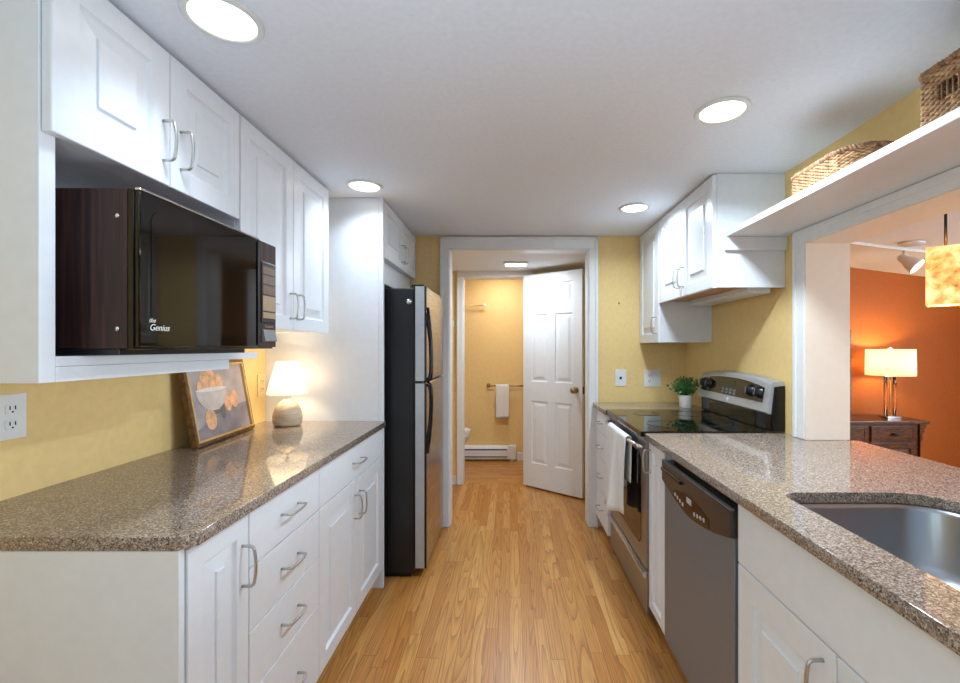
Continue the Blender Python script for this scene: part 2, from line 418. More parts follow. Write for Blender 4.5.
mb = MB()   # lining of the kitchen doorway
mb.box(OX0 - .019, OX0, YB - .004, YB + .124, 0.001, OZ); mb.box(OX1, OX1 + .019, YB - .004, YB + .124, 0.001, OZ); mb.box(OX0 - .019, OX1 + .019, YB - .004, YB + .124, OZ, OZ + .014)
struct('trim_1', mb, M['trim'])
def casing(name, x0, x1, ztop, y0, y1, wd, reveal=0.005, head=None):
    head = head or wd; mb = MB(); ym = (y0 + y1) / 2
    for a, b in ((x0 - reveal - wd, x0 - reveal), (x1 + reveal, x1 + reveal + wd)):
        mb.box(a, b, y0, y1, 0.001, ztop + reveal, 0.004)
        e0, e1 = (a, a + .02) if a < x0 - reveal - wd / 2 and b < x1 else (b - .02, b)
        mb.box(e0, e1, y0 - .006, y1, 0.001, ztop + reveal + head - .001, 0.003)
    mb.box(x0 - reveal - wd, x1 + reveal + wd, y0, y1, ztop + reveal, ztop + reveal + head, 0.004)
    mb.box(x0 - reveal - wd, x1 + reveal + wd, y0 - .006, y1, ztop + reveal + head - .02, ztop + reveal + head, 0.003)
    return struct(name, mb, M['trim'])
casing('trim_2', OX0, OX1, OZ, YB - .018, YB - .0005, .066, head=.088)
# hall and bathroom walls
struct('wall_hall_left', MB().box(-1.3, -1.2, YB + .12, HY, 0, HH), M['yellow'])
struct('wall_hall_right', MB().box(1.19, 1.288, YB + .12, HY, 0, HH), M['yellow'])
BX0, BX1, BZ = -0.448, 0.16, 1.985
mb = MB()
mb.box(-1.5, BX0 - .02, HY, HY + .12, 0, 2.2); mb.box(BX1 + .02, 1.3, HY, HY + .12, 0, 2.2); mb.box(BX0 - .02, BX1 + .02, HY, HY + .12, BZ + .015, 2.2)
struct('wall_hall_far', mb, M['yellow'])
mb = MB()
mb.box(BX0 - .019, BX0, HY - .004, HY + .124, 0.001, BZ); mb.box(BX1, BX1 + .019, HY - .004, HY + .124, 0.001, BZ); mb.box(BX0 - .019, BX1 + .019, HY - .004, HY + .124, BZ, BZ + .014)
struct('trim_3', mb, M['trim'])
casing('trim_4', BX0, BX1, BZ, HY - .017, HY - .0005, .056)
struct('wall_bathroom_far', MB().box(-1.6, 1.4, BY, BY + .1, 0, 2.26), M['yellow'])
struct('wall_bathroom_left', MB().box(-1.6, -1.5, HY, BY, 0, 2.26), M['yellow'])
struct('wall_bathroom_right', MB().box(1.3, 1.4, HY + .12, BY, 0, 2.26), M['yellow'])
struct('baseboard_hall', MB().box(-1.2, BX0 - .064, HY - .013, HY - .0005, 0.001, .085, .003), M['trim'])
struct('baseboard_bathroom', MB().box(0.085, 1.29, BY - .013, BY - .0005, 0.001, .095, .003), M['trim'])
# pass-through casing and lining
mb = MB()
mb.box(WR - .012, WRO, OPY, OPY + .0115, CT + .001, OPZ); mb.box(WR - .012, WRO, OPN, OPY + .0115, OPZ, OPZ + .0115); mb.box(WR - .012, WRO, OPN - .0115, OPN, CT + .001, OPZ + .0115)
struct('trim_5', mb, M['cream'])
mb = MB()
mb.box(WR - .017, WR - .0005, OPY + .004, OPY + .075, CT + .001, OPZ + .004, .004); mb.box(WR - .023, WR - .0005, OPY + .055, OPY + .075, CT + .001, OPZ + .063, .003)
mb.box(WR - .017, WR - .0005, OPN - .07, OPY + .075, OPZ + .004, OPZ + .063, .004); mb.box(WR - .021, WR - .0005, OPN - .07, OPY + .075, OPZ + .034, OPZ + .063, .003)
struct('trim_6', mb, M['trim'])
# dining room
struct('wall_dining_far', MB().prism([(WRO, 0), (DX, 0), (DX, dz(DX)), (WRO, dz(WRO))], 'y', DY, DY + .1), M['orange'])
struct('wall_dining_right', MB().box(DX, DX + .1, YN, DY + .1, 0, 2.5), M['orange'])
struct('wall_dining_near', MB().prism([(WRO, 0), (DX, 0), (DX, dz(DX)), (WRO, dz(WRO))], 'y', YN - .1, YN), M['orange'])
struct('ceiling_dining', MB().prism([(WRO - .02, dz(WRO)), (DX, dz(DX)), (DX, dz(DX) + .08), (WRO - .02, dz(WRO) + .08)], 'y', YN, DY), M['white_wall'])
struct('wall_dining_left', MB().box(WRO - .0045, WRO + .0, OPY + .08, DY, 0, dz(WRO) - .001), M['orange'])
struct('wall_dining_above', MB().box(WRO - .1, WRO - .005, YN, YB, H + .081, dz(WRO) - .001), M['white_wall'])

# ------------------------------------------------------------------ left run: base cabinets
R90 = PI / 2
LD = -0.70 - WL                      # depth to the face of the doors, left run
def left_root(name, label, y_far, cat='cabinet', group=None, x=WL + .001): return thing(name, label, cat, (x, y_far, 0), -R90, group)
def base_body(root, x0, x1, dp, end=None):
    MB().box(x0, x1, 0, dp - .021, .1, CB - .001).obj('body', M['cab'], root)
    MB().box(x0, x1, 0.05, dp - .075, 0.001, .0995).obj('toe_kick', M['cab'], root)
yA, yB_, yC, yD = 0.962, 1.193, 1.631, 2.428
Z1, Z2, Z3 = .72, .548, .377
r = left_root('base_cabinet', 'narrow white base cabinet with tall end panel at near end of left counter', yB_)
wd = yB_ - yA; base_body(r, 0.0005, wd, LD)
front(r, 'door', 0.002, wd - .004, .105, .876, LD, (0.032, .745, True), fw=.052)
MB().box(wd + .0005, wd + .018, 0, LD - .004, 0.001, CB - .001, .001).obj('end_panel', M['cab'], r)
r = left_root('base_cabinet', 'white base cabinet with a stack of four plain drawers under left counter', yC)
wd = yC - yB_; base_body(r, 0.0005, wd - .0005, LD)
for a, b in ((Z1 + .002, .876), (Z2 + .002, Z1 - .002), (Z3 + .002, Z2 - .002), (.105, Z3 - .002)):
    front(r, 'drawer', .002, wd - .002, a, b, LD, (wd / 2, (a + b) / 2 + .005, False), flat=True)
r = left_root('base_cabinet', 'white base cabinet with one drawer over two doors beside the refrigerator panel', yD)
wd = yD - yC; base_body(r, 0.0005, wd - .0005, LD)
front(r, 'drawer', .002, wd - .002, Z1 + .002, .876, LD, (wd / 2, .80, False), flat=True)
front(r, 'door', .002, wd / 2 - .0015, .105, Z1 - .002, LD, (wd / 2 - .032, .60, True))
front(r, 'door', wd / 2 + .0015, wd - .002, .105, Z1 - .002, LD, (wd / 2 + .032, .60, True))
me = flat_curve([[(WL + .001, .942), (-.705, .942), (-.677, .97), (-.677, 2.428), (WL + .001, 2.428)]], .03, (CT + CB) / 2)
tag(mesh_obj('countertop', me, M['granite']), 'long brown speckled granite countertop along the left wall', 'countertop')

# tall panel beside the refrigerator
pr = thing('tall_panel', 'full height white panel between left counter and black refrigerator', 'panel', (WL + .001, 2.43, 0))
MB().box(0, .615, 0, .022, 0.001, H - .001, .001).obj('board', M['cab'], pr)
MB().box(.6155, .641, -.001, .024, 0.001, H - .001, .002).obj('face_stile', M['cab'], pr)

# ------------------------------------------------------------------ left run: upper cabinets
UF = -0.93; UD = UF - WL
# microwave cabinet: local x from far end (0) to near end
y0, y1 = .898, 1.532; wd = y1 - y0
mc = left_root('wall_cabinet', 'white upper cabinet with two doors above an open microwave niche', y1)
zs = 1.243
MB().box(wd - .033, wd, 0, UD - .022, zs, H - .002, .001).obj('side_panel', M['cab'], mc)
MB().box(0, wd - .0335, 0, UD - .022, 1.757, H - .002).obj('body', M['cab'], mc)
MB().box(0.0005, wd - .0335, 0, .012, 1.30, 1.7565).obj('back_panel', M['cab'], mc)
MB().box(-.145, wd - .0335, 0.0125, UD - .022, 1.2755, 1.297, .001).obj('shelf', M['cab'], mc)
MB().box(.025, wd - .0335, .25, UD - .022, zs, 1.275, .001).obj('apron', M['cab'], mc)
hz = 1.87
front(mc, 'door', .002, .313, 1.755, 2.119, UD, (.313 - .036, hz, True), fw=.06)
front(mc, 'door', .316, wd - .004, 1.755, 2.119, UD, (.316 + .024, hz, True), fw=.06)
# double cabinet
y0, y1 = 1.534, 2.284; wd = y1 - y0
uc = left_root('wall_cabinet', 'tall white double door upper cabinet right of the microwave above table lamp', y1)
MB().box(0, wd - .001, 0, UD - .021, 1.389, H - .002, .001).obj('body', M['cab'], uc)
front(uc, 'door', .002, wd / 2 - .0015, 1.387, 2.119, UD, (wd / 2 - .03, 1.49, True))
front(uc, 'door', wd / 2 + .0015, wd - .002, 1.387, 2.119, UD, (wd / 2 + .03, 1.49, True))
# over-refrigerator cabinet
y0, y1 = 2.456, 3.262; wd = y1 - y0; fd = -.692 - WL
fc = left_root('wall_cabinet', 'short white two door cabinet high above the black refrigerator', y1)
MB().box(0, wd, 0, fd - .021, 1.815, H - .002, .001).obj('body', M['cab'], fc)
MB().box(0, wd, fd - .06, fd - .04, 1.685, 1.8145, .001).obj('valance', M['cab'], fc)
front(fc, 'door', .002, wd / 2 - .0015, 1.813, 2.122, fd, (wd / 2 - .03, 1.91, True), fw=.05)
front(fc, 'door', wd / 2 + .0015, wd - .002, 1.813, 2.122, fd, (wd / 2 + .03, 1.91, True), fw=.05)

# ------------------------------------------------------------------ microwave (local: x toward camera, y outward)
my0, my1, mf = .984, 1.556, -.818
mw = thing('microwave', 'dark walnut veneer microwave with black glass door in the niche', 'microwave', (mf, my1, 1.297), -R90)
wd = my1 - my0; mz0, mz1 = .016, .372
bk = -.44
MB().box(0, wd, bk, -.0285, mz0, mz1, .002).obj('case', M['walnut'], mw)
MB().box(-.001, wd + .001, -.028, -.012, mz0 - .002, mz1, .003).obj('bezel', M['blackgloss'], mw, 'black front bezel')
dsp = .105
d = MB().box(dsp, wd + .001, -.0115, 0, mz0 + .004, mz1 - .005, .003).obj('door', M['glassblack'], mw, 'black glass door')
MB().prism(rrect(dsp + .03, wd - .03, mz0 + .035, mz1 - .035, .035), 'y', .0002, .0012).obj('window', M['darkglass'], d, 'smoked door window')
MB().box(dsp, wd + .001, -.011, .0015, mz1 - .0045, mz1 + .0005, .0008).obj('edge_strip', M['chrome'], d, 'bright metal strip along top of door')
MB().box(dsp + .004, dsp + .012, 0.0003, .004, mz0 + .01, mz1 - .012, .001).obj('door_edge', M['black'], d)
T = Matrix.Translation((wd - .055, .0014, mz0 + .048)) @ Matrix.Rotation(PI, 4, 'Z') @ Matrix.Rotation(R90, 4, 'X')
SH = Matrix(((1, .3, 0, 0), (0, 1, 0, 0), (0, 0, 1, 0), (0, 0, 0, 1)))
text_obj('the', .014, 'lettering', M['nearwhite'], d, T @ Matrix.Translation((-.022, .016, 0)) @ SH, label='small white lettering on door')
text_obj('Genius', .021, 'lettering', M['nearwhite'], d, T @ SH, label='small white lettering on door')
c = MB().box(-.001, dsp - .002, -.0115, -.001, mz0 + .004, mz1 - .002, .003).obj('control_panel', M['walnut'], mw)
MB().box(.006, dsp - .012, -.0008, .002, mz0 + .085, mz1 - .075, .001).obj('keypad', M['black'], c, 'brown key panel')
zz = mz0 + .10
for k, (hh, mt) in enumerate(((.02, 'tan'), (.05, 'tan'), (.03, 'keypad'), (.028, 'keypad'), (.024, 'keypad'))):
    MB().box(.011, dsp - .018, .0022, .0032, zz, zz + hh, .0005).obj('key_row', M[mt], c); zz += hh + .005
MB().box(.006, dsp - .012, -.0006, .0024, mz1 - .073, mz1 - .068, .0005).obj('panel_edge', M['chrome'], c)
MB().prism([(-.0006, mz0 + .02), (.010, mz0 + .024), (.003, mz0 + .062), (-.0006, mz0 + .062)], 'x', .012, dsp - .02).obj('open_button', M['grey'], c, 'wide grey push button')
text_obj('Panasonic', .013, 'lettering', M['tan'], c, Matrix.Translation((.046, .0002, mz0 + .073)) @ Matrix.Rotation(PI, 4, 'Z') @ Matrix.Rotation(R90, 4, 'X'))
for zq in (.06, .31):
    MB().lathe([(0, 0), (.006, 0), (.005, .003), (0, .004)], n=12, M4=Matrix.Translation((wd, -.05, zq)) @ Matrix.Rotation(R90, 4, 'Y')).obj('screw', M['chrome'], mw)
MB().box(.10, wd - .004, bk + .01, -.05, .0015, .0152, .001).obj('base_pan', M['black'], mw)
for xq in ():
    for yq in (-.18, -.40): MB().lathe([(0, 0.0005), (.016, 0.0005), (.018, .0135), (0, .0135)], xq, yq, 16).obj('foot', M['black'], mw)

# ------------------------------------------------------------------ refrigerator
fx = -.467; fy0, fy1 = 2.535, 3.185
fr = thing('refrigerator', 'black sided stainless steel top freezer refrigerator beside the doorway', 'refrigerator', (fx, fy0, 0))
FW = fy1 - fy0; FT = 1.665
MB().box(-.74, -.082, 0, FW, 0.03, FT - .012, .006).obj('case', M['fridgeside'], fr, 'black textured side')
MB().box(-.70, -.10, .02, FW - .02, 0.0005, .0295).obj('base_grille', M['black'], fr)
for (a, b, nm) in ((1.122, FT, 'freezer_door'), (.055, 1.112, 'door')):
    dr = MB().box(-.074, -.010, .001, FW - .001, a, b, .008, 3).obj(nm, M['steel'], fr, 'stainless steel door')
    MB().box(-.0815, -.0745, .006, FW - .006, a + .004, b - .004, .001).obj('gasket', M['black'], dr)
    MB().box(-.072, -.021, -.0015, .0008, a + .002, b - .002, .0006).obj('side_trim', M['silver'], dr, 'silver door side')
    MB().box(-.020, -.008, -.0015, .0008, a + .002, b - .002, .0006).obj('edge_strip', M['black'], dr)
    # curved black handle bar near the camera-side edge
    yy = .010
    if nm == 'freezer_door': pts = [(-.008, yy, a + .006), (.010, yy, a + .014), (.016, yy, a + .05), (.017, yy, a + .13), (.013, yy, a + .23), (.003, yy, a + .33), (-.010, yy, a + .42)]
    else: pts = [(-.008, yy, b - .006), (.010, yy, b - .014), (.016, yy, b - .05), (.017, yy, b - .12), (.013, yy, b - .22), (.003, yy, b - .31), (-.010, yy, b - .40)]
    MB().tube(pts, .012, 10, radii=[.017, .015, .012, .012, .012, .014, .016]).obj('handle', M['blackgloss'], dr, 'curved black handle')
MB().box(-.086, -.030, -.004, .03, 1.1125, 1.1215, .001).obj('hinge', M['black'], fr)
MB().box(-.100, -.030, .03, .09, FT + .0005, FT + .014, .003).obj('hinge_cover', M['black'], fr)
mg = tag(MB().lathe([(0, 0), (.016, 0), (.016, .006), (.010, .010), (0, .011)], n=20, M4=Matrix.Translation((-.575, fy0 - .0005, 1.575)) @ Matrix.Rotation(R90, 4, 'X')).obj('magnet', M['chrome']), 'small shiny round magnet high on black refrigerator side', 'magnet')

# ------------------------------------------------------------------ outlets and switches
def outlet(name, label, loc, rz, wide=.074, high=.12, gang=1, kind='duplex', pm='plate'):
    t = thing(name, label, 'outlet' if kind != 'phone' else 'wall plate', loc, rz)
    MB().box(-wide / 2, wide / 2, 0.0005, .006, -high / 2, high / 2, .002).obj('cover_plate', M[pm], t)
    for g in range(gang):
        gx = (g - (gang - 1) / 2) * .046
        if kind == 'phone':
            MB().box(gx - .008, gx + .008, .0062, .009, -.01, .008, .001).obj('jack', M['slot'], t)
            continue
        if kind == 'mixed' and g == 0:
            s_ = MB().box(gx - .017, gx + .017, .0062, .0085, -.034, .034, .001).obj('rocker', M['plate'], t); continue
        for s in (-1, 1):
            rc = MB().prism(rrect(gx - .017, gx + .017, s * .021 - .015, s * .021 + .015, .008), 'y', .0062, .0085).obj('receptacle', M[pm], t)
            for q in (-.0065, .0065): MB().box(gx + q - .0014, gx + q + .0014, .0086, .0092, s * .021 - .002, s * .021 + .008).obj('slot', M['slot'], rc)
            MB().lathe([(0, 0), (.0025, 0), (.0025, .0006), (0, .0006)], n=10, M4=Matrix.Translation((gx, .0086, s * .021 - .008)) @ Matrix.Rotation(-R90, 4, 'X')).obj('slot', M['slot'], rc)
    return t
outlet('wall_outlet', 'white double outlet on yellow wall at far left edge above left counter', (WL, 1.187, 1.131), -R90)
outlet('wall_outlet', 'ivory outlet plate on yellow wall behind the lit table lamp', (WL, 2.385, 1.112), -R90, pm='ivory')
outlet('phone_jack', 'narrow white plate with one dark jack on yellow wall by doorway', (.812, YB, 1.092), PI, kind='phone', wide=.082, high=.122)
outlet('wall_outlet', 'wide white two gang plate on yellow wall behind the potted plant', (1.045, YB, 1.088), PI, wide=.12, high=.12, gang=2, kind='mixed')

# ------------------------------------------------------------------ right run: base
RF = 0.65                            # face of the doors
RD = WR - RF
def right_root(name, label, y_near, cat='cabinet'): return thing(name, label, cat, (WR - .001, y_near, 0), R90)
# far drawers
y0, y1 = 2.852, 3.246; r = right_root('base_cabinet', 'white cabinet with four drawers between stove and doorway casing', y0); wd = y1 - y0
RD_keep = RD; RD = WR - .628
base_body(r, 0, wd, RD)
for a, b in ((.725, .876), (.545, .721), (.33, .541), (.105, .326)):
    front(r, 'drawer', .002, wd - .002, a, b, RD, (wd / 2, (a + b) / 2, False), flat=True)
RD = RD_keep
# narrow cabinet
y0, y1 = 1.866, 2.083; r = right_root('base_cabinet', 'very narrow white cabinet between dishwasher and stove', y0); wd = y1 - y0
base_body(r, 0, wd, RD)
front(r, 'door', .002, wd - .002, .105, .876, RD, (wd - .03, .79, True), fw=.042)
# sink base
y0, y1 = -.05, 1.270; r = right_root('base_cabinet', 'wide white sink cabinet with false front above doors at right', y0); wd = y1 - y0
MB().box(0, wd, 0, .05, .1, CB - .001).obj('back_panel', M['cab'], r)
for a, b in ((0, .018), (wd - .018, wd)): MB().box(a, b, .0505, RD - .021, .1, CB - .001).obj('side_panel', M['cab'], r)
MB().box(.0185, wd - .0185, .0505, RD - .021, .1, .118).obj('bottom_panel', M['cab'], r)
MB().box(.0185, wd - .0185, RD - .04, RD - .021, .119, CB - .001).obj('face_frame', M['cab'], r)
MB().box(0, wd, 0.05, RD - .075, 0.001, .0995).obj('toe_kick', M['cab'], r)
front(r, 'false_front', .445, wd - .002, .706, .876, RD, flat=True)
front(r, 'drawer', .002, .441, .706, .876, RD, (.22, .79, False), flat=True)
front(r, 'door', .937, wd - .002, .105, .702, RD, (.937 + .035, .615, True), fw=.075)
front(r, 'door', .49, .933, .105, .702, RD, (.933 - .035, .615, True), fw=.075)
front(r, 'door', .002, .486, .105, .702, RD, (.486 - .035, .615, True), fw=.075)

# dishwasher
y0, y1 = 1.274, 1.862; wd = y1 - y0
dw = right_root('dishwasher', 'stainless steel dishwasher with black control band under right counter', y0, 'dishwasher')
DF = WR - .001 - .645
MB().box(.004, wd - .004, .02, DF - .04, .11, .868).obj('tub', M['black'], dw)
MB().box(.01, wd - .01, .05, DF - .07, 0.001, .109).obj('toe_kick', M['black'], dw)
lo = lambda u: .766 - .05 * (1 - (2 * u - 1) ** 2)
n = 24
poly = [(wd * .008 + (wd * .984) * k / n, lo(k / n)) for k in range(n + 1)]
MB().prism([(wd * .008, .105), (wd * .992, .105)] + poly[::-1], 'y', DF - .038, DF, .002).obj('door', M['steel_dw'], dw)
cp = MB().prism([(p[0], p[1] + .002) for p in poly] + [(wd * .992, .846), (wd * .008, .846)], 'y', DF - .038, DF + .012, .003).obj('control_panel', simple('graphite_plastic', (58, 52, 50), 0.25, var=0.05), dw, 'black control band with curved lower edge')
yp = DF + .0122
me = [(wd * .24 + wd * .52 * k / n, .735 + .002 - .02 * math.sin(PI * k / n) ** 1.0) for k in range(n + 1)]
MB().prism(me + [(wd * .24 + wd * .52 * (1 - k / n), .765 + .024 * math.sin(PI * k / n)) for k in range(n + 1)], 'y', yp, yp + .001).obj('button_field', M['grey'] if False else M['blackgloss'], cp)
for q in range(4):
    MB().lathe([(0, 0), (.0075, 0), (.0075, .0015), (0, .002)], n=14, M4=Matrix.Translation((wd * (.30 + .042 * q), yp + .0012, .752 - .003 * q)) @ Matrix.Rotation(-R90, 4, 'X')).obj('button', M['ltgrey'], cp)
    MB().lathe([(0, 0), (.0075, 0), (.0075, .0015), (0, .002)], n=14, M4=Matrix.Translation((wd * (.60 + .042 * q), yp + .0012, .742 + .004 * q)) @ Matrix.Rotation(-R90, 4, 'X')).obj('button', M['ltgrey'], cp)
MB().box(wd * .47, wd * .54, yp + .0012, yp + .002, .762, .782, .0003).obj('display', M['ltgrey'], cp)
MB().box(wd * .62, wd * .97, yp - .0002, yp + .009, .808, .822, .003).obj('latch_recess', M['blackgloss'], cp)
MB().box(wd * .008, wd * .992, DF - .001, DF + .013, .8465, .850, .0005).obj('top_strip', M['grey'], cp)

# countertop with sink cut-out
sx0, sx1, sy0, sy1 = .744, 1.18, .42, 1.234
loop = [(.628, -.06), (1.50, -.06), (1.50, OPY - .004), (WR - .002, OPY - .004), (WR - .002, 2.082), (.628, 2.082)]
hole = rrect(sx0, sx1, sy0, sy1, [.13, .05, .09, .13])
tag(mesh_obj('countertop', flat_curve([loop, hole], .03, (CT + CB) / 2), M['granite']), 'right hand speckled granite countertop with sink cut-out running through the opening', 'countertop')
tag(mesh_obj('countertop', flat_curve([[(.605, 2.850), (WR - .002, 2.850), (WR - .002, YB - .022), (.605, YB - .022)]], .03, (CT + CB) / 2), M['granite']), 'small granite countertop piece in the corner behind the stove', 'countertop')
# sink
sk = thing('sink', 'undermount stainless steel sink in the right countertop', 'sink', (0, 0, CB - .0015))
t = bmesh.new(); rings = []
for k, z, rr in ((-.018, 0, .1), (.004, 0, .1), (.008, -.012, .1), (.014, -.15, .1), (.05, -.195, .09), (.12, -.20, .06)):
    rings.append([t.verts.new((x, y, z)) for x, y in rrect(sx0 + k, sx1 - k, sy0 + k, sy1 - k, [max(.02, q - k * .4) for q in (.13, .05, .09, .13)])])
for a, b in zip(rings, rings[1:]):
    for i in range(len(a)): t.faces.new((a[i], a[(i + 1) % len(a)], b[(i + 1) % len(a)], b[i]))
t.faces.new(rings[-1])
for f in t.faces: f.smooth = True
bmesh.ops.recalc_face_normals(t, faces=t.faces[:])
m_ = MB(); m_.add(t); o = m_.obj('basin', M['sinksteel'], sk)
so = o.modifiers.new('solid', 'SOLIDIFY'); so.thickness = .0012; so.offset = -1
MB().lathe([(0, 0), (.042, 0), (.042, .003), (.030, .004), (.026, .001), (0, .001)], .96, .82, 24).obj('drain', M['chrome'], sk, loc=(0, 0, -.198))

# ------------------------------------------------------------------ range
y0, y1 = 2.087, 2.845; wd = y1 - y0
rg = right_root('range', 'stainless steel electric range with black glass cooktop', y0, 'stove')
RGF = WR - .001 - .640
MB().box(.003, wd - .003, .03, RGF - .045, .04, .895, .002).obj('body', M['black'], rg)
for q in (.05, wd - .05):
    for yq in (.1, RGF - .12): MB().lathe([(0, .0005), (.018, .0005), (.014, .0395), (0, .0395)], q, yq, 12).obj('foot', M['black'], rg)
ck = MB().box(0, wd, .085, RGF + .026, .8955, .921, .004).obj('cooktop', M['glassblack'], rg, 'black glass cooktop')
for (u, v, rr) in ((.2, .23, .075), (.56, .23, .10), (.2, .48, .10), (.56, .48, .075)):
    MB().tube([(u + rr * math.cos(2 * PI * k / 40), v + rr * math.sin(2 * PI * k / 40), .9214) for k in range(40)], .0011, 4, closed=True).obj('burner_ring', M['ring'], ck, 'thin grey burner ring')
MB().box(.002, wd - .002, RGF - .044, RGF - .004, .889, .8945, .001).obj('vent_trim', M['blackgloss'], rg)
od = MB().box(.002, wd - .002, RGF - .044, RGF, .272, .887, .006, 3).obj('oven_door', M['steel_rg'], rg, 'steel oven door')
MB().prism(rrect(.085, wd - .085, .35, .80, .05), 'y', RGF + .0003, RGF + .002).obj('window', M['darkglass'], od, 'dark oven window')
hb = MB()
HZ = .845
hp = [(.03, RGF + .001, HZ), (.03, RGF + .018, HZ), (.042, RGF + .030, HZ)] + [(.042 + (wd - .084) * k / 8, RGF + .032 + .005 * math.sin(PI * k / 8), HZ) for k in range(1, 8)] + [(wd - .042, RGF + .030, HZ), (wd - .03, RGF + .018, HZ), (wd - .03, RGF + .001, HZ)]
hb.tube(hp, .011, 10).obj('handle', M['chrome'], od, 'bright steel bar handle')
bd = MB().box(.002, wd - .002, RGF - .044, RGF - .002, .058, .262, .006, 3).obj('bottom_drawer', M['steel_rg'], rg)
MB().prism([(RGF - .0015, .225), (RGF + .016, .238), (RGF + .02, .258), (RGF - .0015, .261)], 'x', .004, wd - .004, .002).obj('drawer_lip', M['chrome'], bd)
# back console: local y runs from wall; slices along x with a bowed top
cs = bmesh.new(); N = 16; rings = []
for k in range(N + 1):
    u = k / N; x = .001 + (wd - .002) * u; zt = 1.152 + .024 * (1 - abs(2 * u - 1) ** 2.6)
    rings.append([cs.verts.new((x, yv, zv)) for yv, zv in ((.004, 1.0), (.078, 1.003), (.086, 1.010), (.062, zt - .012), (.054, zt), (.02, zt + .002), (.004, zt))])
for a, b in zip(rings, rings[1:]):
    for i in range(len(a)): cs.faces.new((a[i], a[(i + 1) % len(a)], b[(i + 1) % len(a)], b[i]))
cs.faces.new(rings[0]); cs.faces.new(rings[-1][::-1]); bmesh.ops.recalc_face_normals(cs, faces=cs.faces[:])
m_ = MB(); m_.add(cs); cn = m_.obj('console', M['silver'], rg, 'steel control console with bowed top')
MB().box(.001, wd - .001, .004, .066, .9215, .9995, .002).obj('console_base', M['glassblack'], rg)
for a, b in ((-.006, .0005), (wd - .0005, wd + .004)): MB().prism([(.002, .9215), (.058, .9215), (.064, 1.0), (.05, 1.13), (.002, 1.135)], 'x', a, b, .001).obj('end_cap', M['black'], rg, 'black console end cap')
def on_face(u, z, off): # point on the slanted console face
    return (u, .086 - .024 * (z - 1.010) / .15 + off, z)
tilt = math.atan2(.024, .15)
FM = lambda u, z, off=0.0008: Matrix.Translation(on_face(u, z, off)) @ Matrix.Rotation(tilt, 4, 'X') @ Matrix.Rotation(-R90, 4, 'X')
m_ = MB(); poly = [(.045, 1.052), (wd - .03, 1.052)] + [(wd - .03 - (wd - .075) * k / 12, 1.122 + .028 * (1 - abs(1 - 2 * k / 12) ** 2.4)) for k in range(13)]
t = bmesh.new(); A = [t.verts.new(on_face(p[0], p[1], .0004)) for p in poly]; B = [t.verts.new(on_face(p[0], p[1], .002)) for p in poly]
t.faces.new(A); t.faces.new(B[::-1])
for i in range(len(A)): t.faces.new((A[i], B[i], B[(i + 1) % len(A)], A[(i + 1) % len(A)]))
bmesh.ops.recalc_face_normals(t, faces=t.faces[:]); m_.add(t)
m_.obj('control_glass', M['keypad'] if False else simple('bronze_glass', (70, 62, 52), 0.12, 0.6), cn, 'bronze tinted control glass')
for u in (.075, .155, wd - .145, wd - .07):
    kb = MB().lathe([(0, 0), (.031, 0), (.031, .006), (.024, .010), (.021, .026), (0, .028)], n=24, M4=FM(u, 1.098, .0022)).obj('knob', M['black'], cn, 'round black control knob')
    MB().box(-.003, .003, -.018, .018, .0282, .031, .001, M4=FM(u, 1.098, .0022)).obj('pointer', M['grey'], kb)
MB().box(-.055, .055, -.02, .014, 0, .0012, .0003, M4=FM(wd * .5, 1.118, .0022)).obj('clock_display', M['display'], cn, 'dark clock display')
for a in range(4):
    for b in range(2): MB().box(-.012, .012, -.006, .006, 0, .0015, .0004, M4=FM(wd * .5 - .066 + .044 * a, 1.066 + .017 * b, .0022)).obj('button', M['grey'], cn)
MB().lathe([(0, 0), (.011, 0), (.010, .0015), (0, .002)], n=20, M4=FM(wd * .5, 1.03, .0008)).obj('emblem', M['nearwhite'], cn, 'small white round emblem')
# towel on the oven handle
def towel(name, label, x, ya, yb, ztop, zf, zb, rx, wav, mat):
    # hangs over a bar along y at (x, ztop - rx); drops to zf on the -x side and zb on the +x side
    t = bmesh.new(); prof = []
    n1 = 14
    for k in range(n1 + 1): prof.append((-rx - .004 * math.sin(PI * k / n1), zf + (ztop - rx - zf) * k / n1))
    for k in range(1, 6): a = PI - PI * k / 6; prof.append((rx * math.cos(a), ztop - rx + rx * math.sin(a)))
    for k in range(n1 + 1): prof.append((rx, ztop - rx + (zb - ztop + rx) * k / n1))
    ny = 14; rows = []
    for j in range(ny + 1):
        v = j / ny; row = []
        for px, pz in prof:
            fall = min(1, max(0, (ztop - pz) / (ztop - zf)))
            sq = 1 - wav * .35 * fall
            yy = (ya + yb) / 2 + (v - .5) * (yb - ya) * (sq if wav else 1)
            dx = wav * .06 * fall * math.sin(v * PI * 3 + .5) * (1 if px < 0 else .3)
            row.append(t.verts.new((x + px - max(0, -dx) + (0 if px >= 0 else min(0, dx)), yy, pz - wav * .12 * fall * (v - .5))))
        rows.append(row)
    for a, b in zip(rows, rows[1:]):
        for i in range(len(a) - 1): t.faces.new((a[i], a[i + 1], b[i + 1], b[i]))
    for f in t.faces: f.smooth = True
    bmesh.ops.recalc_face_normals(t, faces=t.faces[:])
    m_ = MB(); m_.add(t); o = m_.obj(name, mat); s_ = o.modifiers.new('thick', 'SOLIDIFY'); s_.thickness = .005; s_.offset = 0
    return tag(o, label, 'towel')
HX = .640 - .0355
towel('dish_towel', 'white dish towel draped over the oven door handle', HX, 2.27, 2.67, .8635, .42, .60, .0165, .5, M['towel'])

